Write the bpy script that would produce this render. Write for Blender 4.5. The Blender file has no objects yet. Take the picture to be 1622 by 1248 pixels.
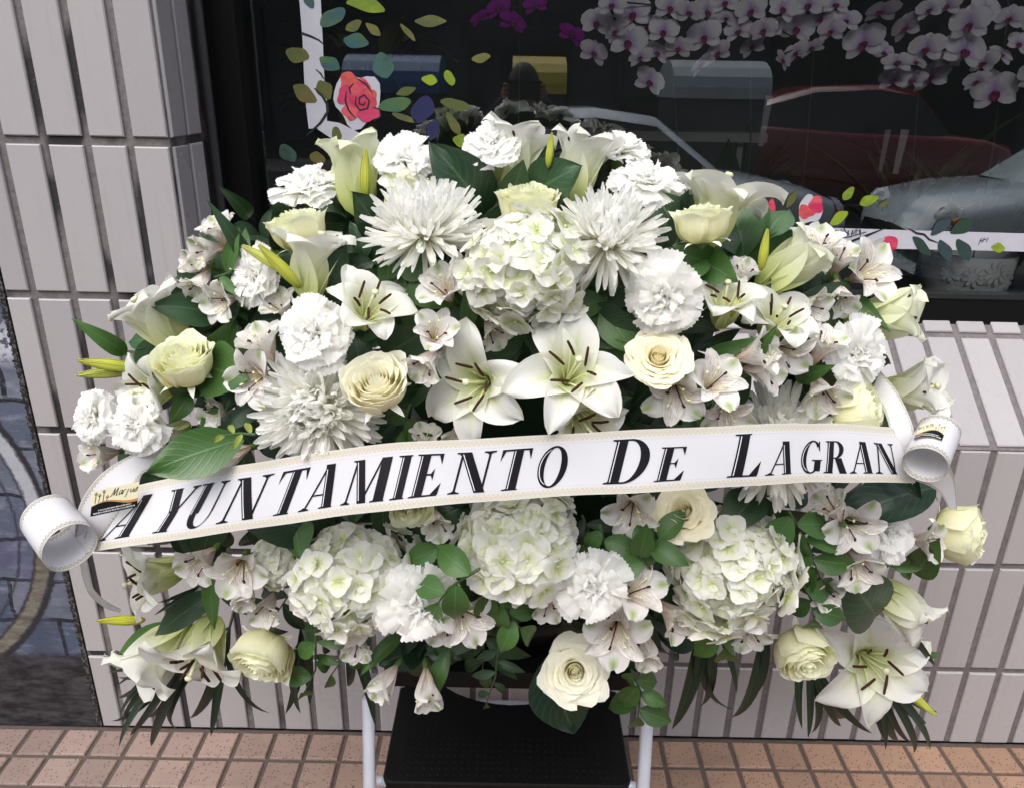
import bpy, math, random
import numpy as np
from mathutils import Matrix, Vector

random.seed(11)
RNG = np.random.default_rng(11)
scene = bpy.context.scene
COL = scene.collection

# ------------------------------------------------------------------ camera
FPX, CXP, CYP = 1229.0, 811.0, 624.0
_p, _yw, _r = math.radians(21.58), math.radians(0.06), math.radians(-1.14)
CAM = np.array([0.0, -1.5, 1.5135])
_F = np.array([math.sin(_yw) * math.cos(_p), math.cos(_yw) * math.cos(_p), -math.sin(_p)])
_rt = np.array([math.cos(_yw), -math.sin(_yw), 0.0])
_dn = np.cross(_F, _rt)
_A = math.cos(_r) * _rt + math.sin(_r) * _dn
_B = -math.sin(_r) * _rt + math.cos(_r) * _dn
cam_data = bpy.data.cameras.new("camera")
cam_data.sensor_width = 36.0
cam_data.lens = FPX / 1622.0 * 36.0
cam_data.clip_start = 0.02
cam_data.clip_end = 500.0
cam = bpy.data.objects.new("camera", cam_data)
COL.objects.link(cam)
cam.matrix_world = Matrix([[_A[i], -_B[i], -_F[i], CAM[i]] for i in range(3)] + [[0, 0, 0, 1]])
scene.camera = cam

# ------------------------------------------------------------------ sky, sun, exposure
world = bpy.data.worlds.new("World")
scene.world = world
world.use_nodes = True
wn, wl = world.node_tree.nodes, world.node_tree.links
wn.clear()
SUN_EL, SUN_AZ = math.radians(58), math.radians(205)   # azimuth measured from +Y, clockwise
sky = wn.new("ShaderNodeTexSky")
sky.sky_type = 'NISHITA'
sky.sun_disc = False
sky.sun_elevation = SUN_EL
sky.sun_rotation = SUN_AZ
sky.dust_density = 4.0
sky.air_density = 1.0
hs = wn.new("ShaderNodeHueSaturation")          # overcast: the blue is veiled by cloud
hs.inputs['Saturation'].default_value = 0.50
bg = wn.new("ShaderNodeBackground")
bg.inputs['Strength'].default_value = 0.15
wo = wn.new("ShaderNodeOutputWorld")
wl.new(sky.outputs[0], hs.inputs['Color'])
wl.new(hs.outputs[0], bg.inputs['Color'])
wl.new(bg.outputs[0], wo.inputs['Surface'])

sun_data = bpy.data.lights.new("sun", 'SUN')
sun_data.energy = 0.85
sun_data.angle = math.radians(70)
sun_data.color = (1.0, 0.985, 0.97)
sun = bpy.data.objects.new("sun", sun_data)
COL.objects.link(sun)
_sd = Vector((math.sin(SUN_AZ) * math.cos(SUN_EL), math.cos(SUN_AZ) * math.cos(SUN_EL), math.sin(SUN_EL)))
sun.rotation_euler = _sd.to_track_quat('Z', 'Y').to_euler()
sun.location = _sd * 20

vs = scene.view_settings
vs.view_transform = 'Standard'
vs.look = 'None'
vs.exposure = 0.92
vs.gamma = 1.0
vs.use_curve_mapping = False
scene.cycles.max_bounces = 16
scene.cycles.diffuse_bounces = 14
scene.cycles.transmission_bounces = 14
scene.cycles.transparent_max_bounces = 12
scene.cycles.caustics_reflective = False
scene.cycles.caustics_refractive = False

# ------------------------------------------------------------------ helpers
def ray(px, py):
    return _F + _A * (px - CXP) / FPX + _B * (py - CYP) / FPX

def at(px, py, Y):
    v = ray(px, py)
    return CAM + v * (Y - CAM[1]) / v[1]

def depth_of(P):
    return float((np.asarray(P) - CAM) @ _F)

def mpp(P):                     # metres per photo pixel at point P
    return depth_of(P) / FPX

def link(o, parent=None, M=None):
    COL.objects.link(o)
    if parent is not None:
        o.parent = parent
    if M is not None:
        o.matrix_local = M
    return o

def mesh(name, V, F, mat=None, UV=None, smooth=True):
    me = bpy.data.meshes.new(name)
    V = np.asarray(V, dtype=float)
    me.from_pydata(V.tolist(), [], [list(map(int, f)) for f in F])
    if UV is not None:
        UV = np.asarray(UV, dtype=np.float32)
        lay = me.uv_layers.new(name="UVMap")
        idx = np.empty(len(me.loops), dtype=np.int32)
        me.loops.foreach_get("vertex_index", idx)
        lay.data.foreach_set("uv", UV[idx].ravel())
    if smooth and len(me.polygons):
        me.polygons.foreach_set("use_smooth", np.ones(len(me.polygons), dtype=bool))
    if mat is not None:
        me.materials.append(mat)
    me.update()
    return me

def obj(name, me, parent=None, M=None, color=None):
    o = bpy.data.objects.new(name, me)
    if color is not None:
        o.color = (color[0], color[1], color[2], 1.0)
    return link(o, parent, M)

def tag(o, label, cat, group=None):
    o['label'] = label
    o['category'] = cat
    if group:
        o['group'] = group
    return o

def struct(o):
    o['kind'] = 'structure'
    return o

def stuff(o):
    o['kind'] = 'stuff'
    return o

def empty(name, label, cat, M=None, group=None):
    o = bpy.data.objects.new(name, None)
    o.empty_display_size = 0.03
    link(o, None, M)
    return tag(o, label, cat, group)

def gridfaces(nu, nv, off=0):
    F = []
    for i in range(nu):
        for j in range(nv):
            a = off + i * (nv + 1) + j
            F.append((a, a + 1, a + nv + 2, a + nv + 1))
    return F

def gridmesh(name, P, mat):
    nu, nv = P.shape[0] - 1, P.shape[1] - 1
    u, v = np.meshgrid(np.linspace(0, 1, nu + 1), np.linspace(0, 1, nv + 1), indexing='ij')
    return mesh(name, P.reshape(-1, 3), gridfaces(nu, nv), mat, np.stack([u.ravel(), v.ravel()], 1))

class MB:
    """collects simple solids into one mesh"""
    def __init__(self):
        self.V, self.F = [], []
    def add(self, V, F):
        o = len(self.V)
        self.V += [tuple(v) for v in V]
        self.F += [tuple(i + o for i in f) for f in F]
        return self
    def box(self, x0, x1, y0, y1, z0, z1):
        V = [(x, y, z) for x in (x0, x1) for y in (y0, y1) for z in (z0, z1)]
        return self.add(V, [(0, 1, 3, 2), (4, 6, 7, 5), (0, 4, 5, 1), (2, 3, 7, 6), (0, 2, 6, 4), (1, 5, 7, 3)])
    def tube(self, pts, rad, n=8, cap=True):
        pts = [np.asarray(p, float) for p in pts]
        rad = rad if hasattr(rad, '__len__') else [rad] * len(pts)
        rings = []
        up = np.array([0.12, 0.23, 0.97])
        for i, p in enumerate(pts):
            t = pts[min(i + 1, len(pts) - 1)] - pts[max(i - 1, 0)]
            t = t / (np.linalg.norm(t) + 1e-9)
            a = np.cross(up, t)
            if np.linalg.norm(a) < 0.1:
                a = np.cross(np.array([1.0, 0, 0]), t)
            a /= np.linalg.norm(a)
            b = np.cross(t, a)
            rings.append([p + rad[i] * (math.cos(k * 2 * math.pi / n) * a + math.sin(k * 2 * math.pi / n) * b) for k in range(n)])
        V = [v for r in rings for v in r]
        F = []
        for i in range(len(pts) - 1):
            for k in range(n):
                F.append((i * n + k, i * n + (k + 1) % n, (i + 1) * n + (k + 1) % n, (i + 1) * n + k))
        if cap:
            F.append(tuple(range(n))[::-1])
            F.append(tuple((len(pts) - 1) * n + k for k in range(n)))
        return self.add(V, F)
    def lathe(self, prof, n=24, c=(0, 0, 0)):
        V = [(c[0] + r * math.cos(2 * math.pi * k / n), c[1] + r * math.sin(2 * math.pi * k / n), c[2] + z) for r, z in prof for k in range(n)]
        F = [(i * n + k, i * n + (k + 1) % n, (i + 1) * n + (k + 1) % n, (i + 1) * n + k) for i in range(len(prof) - 1) for k in range(n)]
        return self.add(V, F)
    def mesh(self, name, mat, smooth=False):
        return mesh(name, self.V, self.F, mat, None, smooth)

def chamfer_box(name, w, h, d, c, mat):
    """panel in the XZ plane centred at the origin; front at y=0 (towards -y), back at y=d"""
    V = []
    for (sx, sz, y) in ((w / 2, h / 2, d), (w / 2, h / 2, c), (w / 2 - c, h / 2 - c, 0)):
        V += [(-sx, y, -sz), (sx, y, -sz), (sx, y, sz), (-sx, y, sz)]
    F = [(8, 9, 10, 11)]
    for k in range(2):
        for i in range(4):
            j = (i + 1) % 4
            F.append((k * 4 + i, k * 4 + j, k * 4 + 4 + j, k * 4 + 4 + i))
    return mesh(name, V, F, mat, None, False)

# ------------------------------------------------------------------ material helpers
class NT:
    def __init__(self, name):
        self.m = bpy.data.materials.new(name)
        self.m.use_nodes = True
        self.t = self.m.node_tree
        self.t.nodes.clear()
        self.out = self.t.nodes.new("ShaderNodeOutputMaterial")
    def n(self, typ, **kw):
        nd = self.t.nodes.new("ShaderNode" + typ)
        for k, v in kw.items():
            setattr(nd, k, v)
        return nd
    def l(self, a, b):
        self.t.links.new(a, b)
    def put(self, sock, v):
        if v is None:
            return
        if hasattr(v, 'is_linked') or hasattr(v, 'links'):
            self.l(v, sock)
        else:
            if isinstance(v, (tuple, list)) and len(v) == 3 and sock.type == 'RGBA':
                v = (*v, 1.0)
            sock.default_value = v
    def math(self, op, a, b=None, c=None, clamp=False):
        nd = self.n("Math", operation=op)
        nd.use_clamp = clamp
        self.put(nd.inputs[0], a)
        if b is not None: self.put(nd.inputs[1], b)
        if c is not None: self.put(nd.inputs[2], c)
        return nd.outputs[0]
    def mix(self, f, a, b, blend='MIX'):
        nd = self.n("Mix", data_type='RGBA', blend_type=blend)
        self.put(nd.inputs[0], f)
        self.put(nd.inputs[6], a)
        self.put(nd.inputs[7], b)
        return nd.outputs[2]
    def ramp(self, f, stops, interp='LINEAR'):
        nd = self.n("ValToRGB")
        cr = nd.color_ramp
        cr.interpolation = interp
        while len(cr.elements) < len(stops):
            cr.elements.new(0.5)
        for e, (p, c) in zip(cr.elements, stops):
            e.position = p
            c = c if hasattr(c, '__len__') else (c, c, c)
            e.color = (*c, 1.0)
        self.l(f, nd.inputs[0])
        return nd.outputs[0]
    def noise(self, vec=None, scale=5.0, detail=3.0, rough=0.55, dim='3D'):
        nd = self.n("TexNoise", noise_dimensions=dim)
        nd.inputs['Scale'].default_value = scale
        nd.inputs['Detail'].default_value = detail
        nd.inputs['Roughness'].default_value = rough
        if vec is not None: self.l(vec, nd.inputs['Vector'])
        return nd.outputs[0]
    def coord(self, which='Object'):
        return self.n("TexCoord").outputs[which]
    def scalev(self, vec, s):
        nd = self.n("Mapping")
        nd.inputs['Scale'].default_value = s
        self.l(vec, nd.inputs['Vector'])
        return nd.outputs[0]
    def bump(self, h, strength=0.3, dist=0.002):
        nd = self.n("Bump")
        nd.inputs['Strength'].default_value = strength
        nd.inputs['Distance'].default_value = dist
        self.l(h, nd.inputs['Height'])
        return nd.outputs[0]
    def principled(self, color, rough=0.5, spec=0.5, normal=None, metal=0.0, transl=0.0, tcolor=None, coat=0.0):
        p = self.n("BsdfPrincipled")
        self.put(p.inputs['Base Color'], color)
        self.put(p.inputs['Roughness'], rough)
        self.put(p.inputs['Specular IOR Level'], spec)
        self.put(p.inputs['Metallic'], metal)
        self.put(p.inputs['Coat Weight'], coat)
        if normal is not None: self.l(normal, p.inputs['Normal'])
        res = p.outputs[0]
        if transl:
            t = self.n("BsdfTranslucent")
            self.put(t.inputs['Color'], tcolor if tcolor is not None else color)
            if normal is not None: self.l(normal, t.inputs['Normal'])
            mx = self.n("MixShader")
            mx.inputs[0].default_value = transl
            self.l(res, mx.inputs[1]); self.l(t.outputs[0], mx.inputs[2])
            res = mx.outputs[0]
        self.l(res, self.out.inputs['Surface'])
        return self.m

def plain(name, color, rough=0.5, spec=0.5, metal=0.0, noise=0.0, nscale=20.0, bump=0.0, coat=0.0):
    t = NT(name)
    c = color
    nrm = None
    if noise or bump:
        nz = t.noise(t.coord(), nscale, 4.0)
        if noise:
            c = t.mix(nz, tuple(x * (1 - noise) for x in color), tuple(min(1, x * (1 + noise)) for x in color))
        if bump:
            nrm = t.bump(nz, bump, 0.002)
    return t.principled(c, rough, spec, nrm, metal, coat=coat)

def petal_mat(name, stops, rib=None, ribw=0.10, ribend=0.6, streak=None, tip=None, transl=0.42, rough=0.55, vein=0.06, tint=True):
    """u runs along the petal, v across it"""
    t = NT(name)
    uv = t.n("UVMap").outputs[0]
    sp = t.n("SeparateXYZ"); t.l(uv, sp.inputs[0])
    u, v = sp.outputs[0], sp.outputs[1]
    c = t.ramp(u, stops)
    av = t.math('ABSOLUTE', t.math('SUBTRACT', v, 0.5))
    if rib:
        m1 = t.ramp(av, [(0.0, 1.0), (ribw, 0.35), (ribw * 2.6, 0.0)])
        m2 = t.ramp(u, [(0.0, 1.0), (ribend * 0.6, 0.7), (ribend, 0.0)])
        c = t.mix(t.math('MULTIPLY', m1, m2), c, rib)
    if tip:
        m1 = t.ramp(av, [(0.0, 1.0), (0.10, 0.7), (0.24, 0.0)])
        m2 = t.ramp(u, [(0.68, 0.0), (0.86, 0.9), (1.0, 0.8)])
        c = t.mix(t.math('MULTIPLY', m1, m2), c, tip)
    if streak:
        sn = t.noise(t.scalev(uv, (4.0, 42.0, 1.0)), 1.0, 1.0)
        m1 = t.ramp(sn, [(0.56, 0.0), (0.60, 1.0)])
        m2 = t.ramp(u, [(0.30, 0.0), (0.42, 1.0), (0.80, 1.0), (0.90, 0.0)])
        c = t.mix(t.math('MULTIPLY', t.math('MULTIPLY', m1, m2), 0.65), c, streak)
    vn = t.noise(t.scalev(uv, (3.0, 26.0, 1.0)), 1.0, 3.0)
    oi = t.n("ObjectInfo")
    jit = t.math('MULTIPLY_ADD', oi.outputs['Random'], 0.06, 0.96)
    vm = t.math('MULTIPLY', t.math('MULTIPLY_ADD', vn, vein * 2, 1.0 - vein * 1.2), jit)
    cm = t.n("CombineColor"); 
    for i in range(3): t.l(vm, cm.inputs[i])
    c = t.mix(1.0, c, cm.outputs[0], 'MULTIPLY')
    if tint:
        c = t.mix(1.0, c, oi.outputs['Color'], 'MULTIPLY')
    nrm = t.bump(vn, 0.35, 0.002)
    return t.principled(c, rough, 0.25, nrm, transl=transl, tcolor=c)

def leaf_mat(name, rough=0.38, transl=0.12, veins=14.0, parallel=False):
    t = NT(name)
    uv = t.n("UVMap").outputs[0]
    sp = t.n("SeparateXYZ"); t.l(uv, sp.inputs[0])
    u, v = sp.outputs[0], sp.outputs[1]
    av = t.math('ABSOLUTE', t.math('SUBTRACT', v, 0.5))
    oi = t.n("ObjectInfo")
    base = oi.outputs['Color']
    nz = t.noise(t.coord(), 60.0, 4.0)
    j = t.math('MULTIPLY', t.math('MULTIPLY_ADD', nz, 0.5, 0.75), t.math('MULTIPLY_ADD', oi.outputs['Random'], 0.5, 0.75))
    cm = t.n("CombineColor")
    for i in range(3): t.l(j, cm.inputs[i])
    c = t.mix(1.0, base, cm.outputs[0], 'MULTIPLY')
    if parallel:
        w = t.math('SINE', t.math('MULTIPLY', v, 60.0))
    else:
        w = t.math('SINE', t.math('MULTIPLY', t.math('SUBTRACT', u, t.math('MULTIPLY', av, 0.7)), veins * 6.28))
    wv = t.ramp(t.math('MULTIPLY_ADD', w, 0.5, 0.5), [(0.82, 0.0), (0.98, 1.0)])
    rib = t.ramp(av, [(0.0, 1.0), (0.018, 0.9), (0.035, 0.0)])
    mask = t.math('ADD', t.math('MULTIPLY', wv, 0.22), t.math('MULTIPLY', rib, 0.55), clamp=True)
    lite = t.mix(0.5, t.mix(1.0, c, (1.9, 1.7, 1.9), 'MULTIPLY'), (0.10, 0.17, 0.07))
    c = t.mix(mask, c, lite)
    h = t.math('ADD', t.math('MULTIPLY', mask, -1.0), t.math('MULTIPLY', nz, 0.4))
    nrm = t.bump(h, 0.35, 0.0015)
    return t.principled(c, rough, 0.45, nrm, transl=transl, tcolor=t.mix(1.0, c, (1.6, 1.7, 0.7), 'MULTIPLY'))
# ================================================================== the setting
# -------- materials
def tile_material():
    t = NT("glazed_tile")
    oi = t.n("ObjectInfo")
    g = t.n("NewGeometry").outputs['Position']
    n1 = t.noise(g, 3.5, 4.0)
    n2 = t.noise(g, 190.0, 2.0)
    c = t.mix(oi.outputs['Random'], (0.352, 0.331, 0.338), (0.414, 0.392, 0.396))
    c = t.mix(t.ramp(n1, [(0.35, 0.0), (0.75, 0.3)]), c, (0.31, 0.292, 0.306))
    n3 = t.noise(g, 46.0, 5.0, 0.7)
    c = t.mix(t.ramp(n3, [(0.70, 0.0), (0.80, 0.25)]), c, (0.30, 0.27, 0.26))
    n4 = t.noise(g, 150.0, 1.0)
    c = t.mix(t.ramp(n4, [(0.79, 0.0), (0.81, 0.8)]), c, (0.10, 0.09, 0.09))
    n5 = t.noise(t.scalev(g, (60.0, 60.0, 3.0)), 1.0, 4.0, 0.6)
    c = t.mix(t.ramp(n5, [(0.55, 0.0), (0.75, 0.22)]), c, (0.25, 0.225, 0.215))
    rg = t.ramp(n1, [(0.3, 0.22), (0.8, 0.40)])
    return t.principled(c, rg, 0.38, t.bump(n1, 0.05, 0.004))
M_TILE = tile_material()

def grout_material():
    t = NT("grout")
    g = t.n("NewGeometry").outputs['Position']
    a = t.noise(g, 90.0, 5.0, 0.65)
    c = t.ramp(a, [(0.25, (0.112, 0.100, 0.101)), (0.55, (0.165, 0.149, 0.149)), (0.8, (0.215, 0.197, 0.192))])
    st = t.noise(t.scalev(g, (9.0, 9.0, 4.2)), 1.0, 2.0)
    sx = t.n("SeparateXYZ"); t.l(g, sx.inputs[0])
    lf = t.ramp(t.math('MULTIPLY_ADD', sx.outputs[0], -1.0, 0.0), [(0.35, 0.10), (0.66, 1.0)])
    m = t.math('MULTIPLY', t.ramp(st, [(0.48, 0.0), (0.55, 1.0)]), lf)
    c = t.mix(t.math('MULTIPLY', m, 0.9), c, (0.020, 0.018, 0.020))
    sp = t.noise(g, 260.0, 1.0)
    c = t.mix(t.ramp(sp, [(0.74, 0.0), (0.78, 0.6)]), c, (0.30, 0.28, 0.27))
    return t.principled(c, 0.85, 0.3, t.bump(a, 0.6, 0.003))
M_GROUT = grout_material()

def paving_material():
    t = NT("paving_tile")
    oi = t.n("ObjectInfo")
    g = t.n("NewGeometry").outputs['Position']
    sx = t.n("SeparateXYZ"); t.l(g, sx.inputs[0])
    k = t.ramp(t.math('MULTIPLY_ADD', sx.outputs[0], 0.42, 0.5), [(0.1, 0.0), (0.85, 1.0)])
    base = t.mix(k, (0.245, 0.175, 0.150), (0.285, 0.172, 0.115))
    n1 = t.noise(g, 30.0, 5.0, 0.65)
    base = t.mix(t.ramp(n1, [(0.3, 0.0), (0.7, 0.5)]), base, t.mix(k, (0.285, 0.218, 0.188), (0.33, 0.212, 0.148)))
    jit = t.math('MULTIPLY_ADD', oi.outputs['Random'], 0.3, 0.85)
    cm = t.n("CombineColor")
    for i in range(3): t.l(jit, cm.inputs[i])
    base = t.mix(1.0, base, cm.outputs[0], 'MULTIPLY')
    vo = t.n("TexVoronoi"); vo.inputs['Scale'].default_value = 120.0; t.l(g, vo.inputs['Vector'])
    n2 = t.noise(g, 420.0, 2.0)
    spk = t.ramp(t.math('MULTIPLY_ADD', n2, 0.35, vo.outputs['Distance']), [(0.37, 1.0), (0.43, 0.0)])
    base = t.mix(t.math('MULTIPLY', spk, 0.85), base, (0.075, 0.045, 0.035))
    n3 = t.noise(g, 6.0, 3.0)
    base = t.mix(t.ramp(n3, [(0.52, 0.0), (0.72, 0.5)]), base, (0.17, 0.12, 0.10))
    hh = t.math('SUBTRACT', n1, t.math('MULTIPLY', spk, 0.8))
    return t.principled(base, 0.72, 0.35, t.bump(hh, 0.4, 0.002))
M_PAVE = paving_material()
M_PJOINT = plain("paving_joint", (0.10, 0.077, 0.066), 0.9, 0.2, noise=0.35, nscale=120.0, bump=0.5)
M_BLACKFRAME = plain("black_frame", (0.004, 0.004, 0.004), 0.45, 0.2, noise=0.3, nscale=30.0)
M_ASPHALT = plain("asphalt", (0.05, 0.05, 0.052), 0.9, 0.3, noise=0.3, nscale=60.0, bump=0.5)

# -------- pavement, kerb, road
PP = 0.0873
pav = struct(obj('pavement', MB().box(-9, 9, -2.6, 0.006, -0.12, -0.006).mesh('pavement', M_PJOINT)))
def pave_mesh():
    w = PP - 0.0105
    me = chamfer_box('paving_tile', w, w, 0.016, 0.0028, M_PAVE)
    me.transform(Matrix.Rotation(-math.pi / 2, 4, 'X'))
    return me
pm = pave_mesh()
cols = range(-19, 20)
k = 0
used = set()
for j in range(7):
    for i in cols:
        x, y = -1.0075 + PP * (i + 12.5), -0.004 - PP * (j + 0.5)
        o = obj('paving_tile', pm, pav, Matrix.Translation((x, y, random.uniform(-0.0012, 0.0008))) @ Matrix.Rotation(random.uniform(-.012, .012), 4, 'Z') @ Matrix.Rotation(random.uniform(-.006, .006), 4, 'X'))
        used.add((i, j))
mb = MB()
pv = [tuple(v.co) for v in pm.vertices]
pf = [tuple(p.vertices) for p in pm.polygons]
for j in range(29):
    for i in range(-30, 30):
        if (i, j) in used: continue
        x, y = -1.0075 + PP * (i + 12.5), -0.004 - PP * (j + 0.5)
        mb.add([(a + x, b + y, c) for a, b, c in pv], pf)
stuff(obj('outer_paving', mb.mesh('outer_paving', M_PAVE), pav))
struct(obj('kerb', MB().box(-9, 9, -2.76, -2.602, -0.14, 0.0).mesh('kerb', plain("kerb_stone", (0.30, 0.29, 0.28), 0.8, 0.3, noise=0.2, nscale=40, bump=0.4))))
struct(obj('road', mesh('road', [(-60, -14, -0.12), (60, -14, -0.12), (60, -2.762, -0.12), (-60, -2.762, -0.12)], [(0, 1, 2, 3)], M_ASPHALT)))
struct(obj('ground', mesh('ground', [(-200, -200, -0.16), (200, -200, -0.16), (200, 200, -0.16), (-200, 200, -0.16)], [(0, 1, 2, 3)], plain("far_ground", (0.12, 0.115, 0.11), 0.9, 0.2, noise=0.3, nscale=2.0))))

# -------- tiled shop wall
TP, RH, A0 = 0.0795, 0.2946, 0.2272        # column pitch, row pitch, first joint height
X0 = -0.8745
GW = 0.0155
SILLZ = A0 + 2 * RH                          # 0.8164
PILX = X0 + 3 * TP                           # right edge of the pillar
MURX = -1.012
WINY, WINZ = 0.265, 1.0234
XR = 1.66
wall = empty('tiled_wall', 'white glazed vertical tile wall with sloping sill under the shop window', 'wall', Matrix.Translation((0, 0, 0)))
mb = MB()
GY = 0.006
mb.box(MURX + 0.001, XR, GY, 0.05, 0, SILLZ - 0.004)
mb.box(MURX + 0.001, PILX - GY, GY + 0.0005, 0.3, SILLZ - 0.004, 3.2)
# sloped sill bed
sl = np.array([WINY, WINZ - SILLZ]); sl_len = float(np.hypot(*sl)); sd = sl / sl_len; sn = np.array([-sd[1], sd[0]])   # sn: outward (towards -y, +z)
V = []
for x in (PILX - GY, XR):
    for (t_, o_) in ((0.0, -GY), (sl_len + 0.02, -GY), (sl_len + 0.02, -0.08), (0.02, -0.08)):
        V.append((x, sd[0] * t_ + sn[0] * o_, SILLZ + sd[1] * t_ + sn[1] * o_))
mb.add(V, [(0, 1, 2, 3), (4, 7, 6, 5), (0, 4, 5, 1), (1, 5, 6, 2), (2, 6, 7, 3), (3, 7, 4, 0)])
obj('grout_bed', mb.mesh('grout_bed', M_GROUT), wall)
_tm = {}
def tile_at(parent, w, h, M):
    key = (round(w, 4), round(h, 4))
    if key not in _tm:
        _tm[key] = chamfer_box('tile', w, h, 0.009, 0.0022, M_TILE)
    J = Matrix.Translation((random.uniform(-.0008, .0008), random.uniform(-.0006, .0006), random.uniform(-.0008, .0008))) @ Matrix.Rotation(random.uniform(-.004, .004), 4, 'Z') @ Matrix.Rotation(random.uniform(-.003, .003), 4, 'X') @ Matrix.Rotation(random.uniform(-.003, .003), 4, 'Y')
    return obj('tile', _tm[key], parent, M @ J)
cols_x = []
kx = -2
while X0 + kx * TP < XR - TP:
    a, b = X0 + kx * TP + GW / 2, X0 + (kx + 1) * TP - GW / 2
    a = max(a, MURX + 0.004)
    if b - a > 0.012: cols_x.append((a, b))
    kx += 1
rows = [(0.004, A0 - GW / 2)] + [(A0 + k * RH + GW / 2, A0 + (k + 1) * RH - GW / 2) for k in range(8)]
for (a, b) in cols_x:
    for r, (z0, z1) in enumerate(rows):
        if r >= 3 and b > PILX: continue
        if r == 2 and b > PILX: z1 = SILLZ - 0.007
        tile_at(wall, b - a, z1 - z0, Matrix.Translation(((a + b) / 2, 0, (z0 + z1) / 2)))
# sill tiles: one full row, then a cut row against the frame
ang = math.atan2(sd[0], sd[1])              # lean of the sill away from vertical
for (a, b) in cols_x:
    if a < PILX: continue
    for (t0, t1) in ((0.008, 0.008 + RH - GW), (0.008 + RH, sl_len - 0.001)):
        tm = (t0 + t1) / 2
        M = Matrix.Translation(((a + b) / 2, sd[0] * tm, SILLZ + sd[1] * tm)) @ Matrix.Rotation(-ang, 4, 'X')
        tile_at(wall, b - a, t1 - t0, M)
# return of the pillar, facing the window
for r, (z0, z1) in enumerate(rows):
    if r < 2: continue
    for (y0, y1) in ((0.010, 0.074), (0.088, 0.150), (0.205, 0.246)):
        tile_at(wall, y1 - y0, z1 - z0, Matrix.Translation((PILX, (y0 + y1) / 2, (z0 + z1) / 2)) @ Matrix.Rotation(math.pi / 2, 4, 'Z'))

# dark cable duct running up the return
duct = obj('drain_cable', MB().tube([(PILX + 0.010, 0.178, z) for z in (0.9, 1.3, 1.8, 2.4, 3.0)], 0.0105, 10).mesh('drain_cable', plain('cable_black', (0.02, 0.02, 0.023), 0.45, 0.5), True))
tag(duct, 'thin dark vertical cable running up the tiled pillar beside the black window frame', 'cable')

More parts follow.
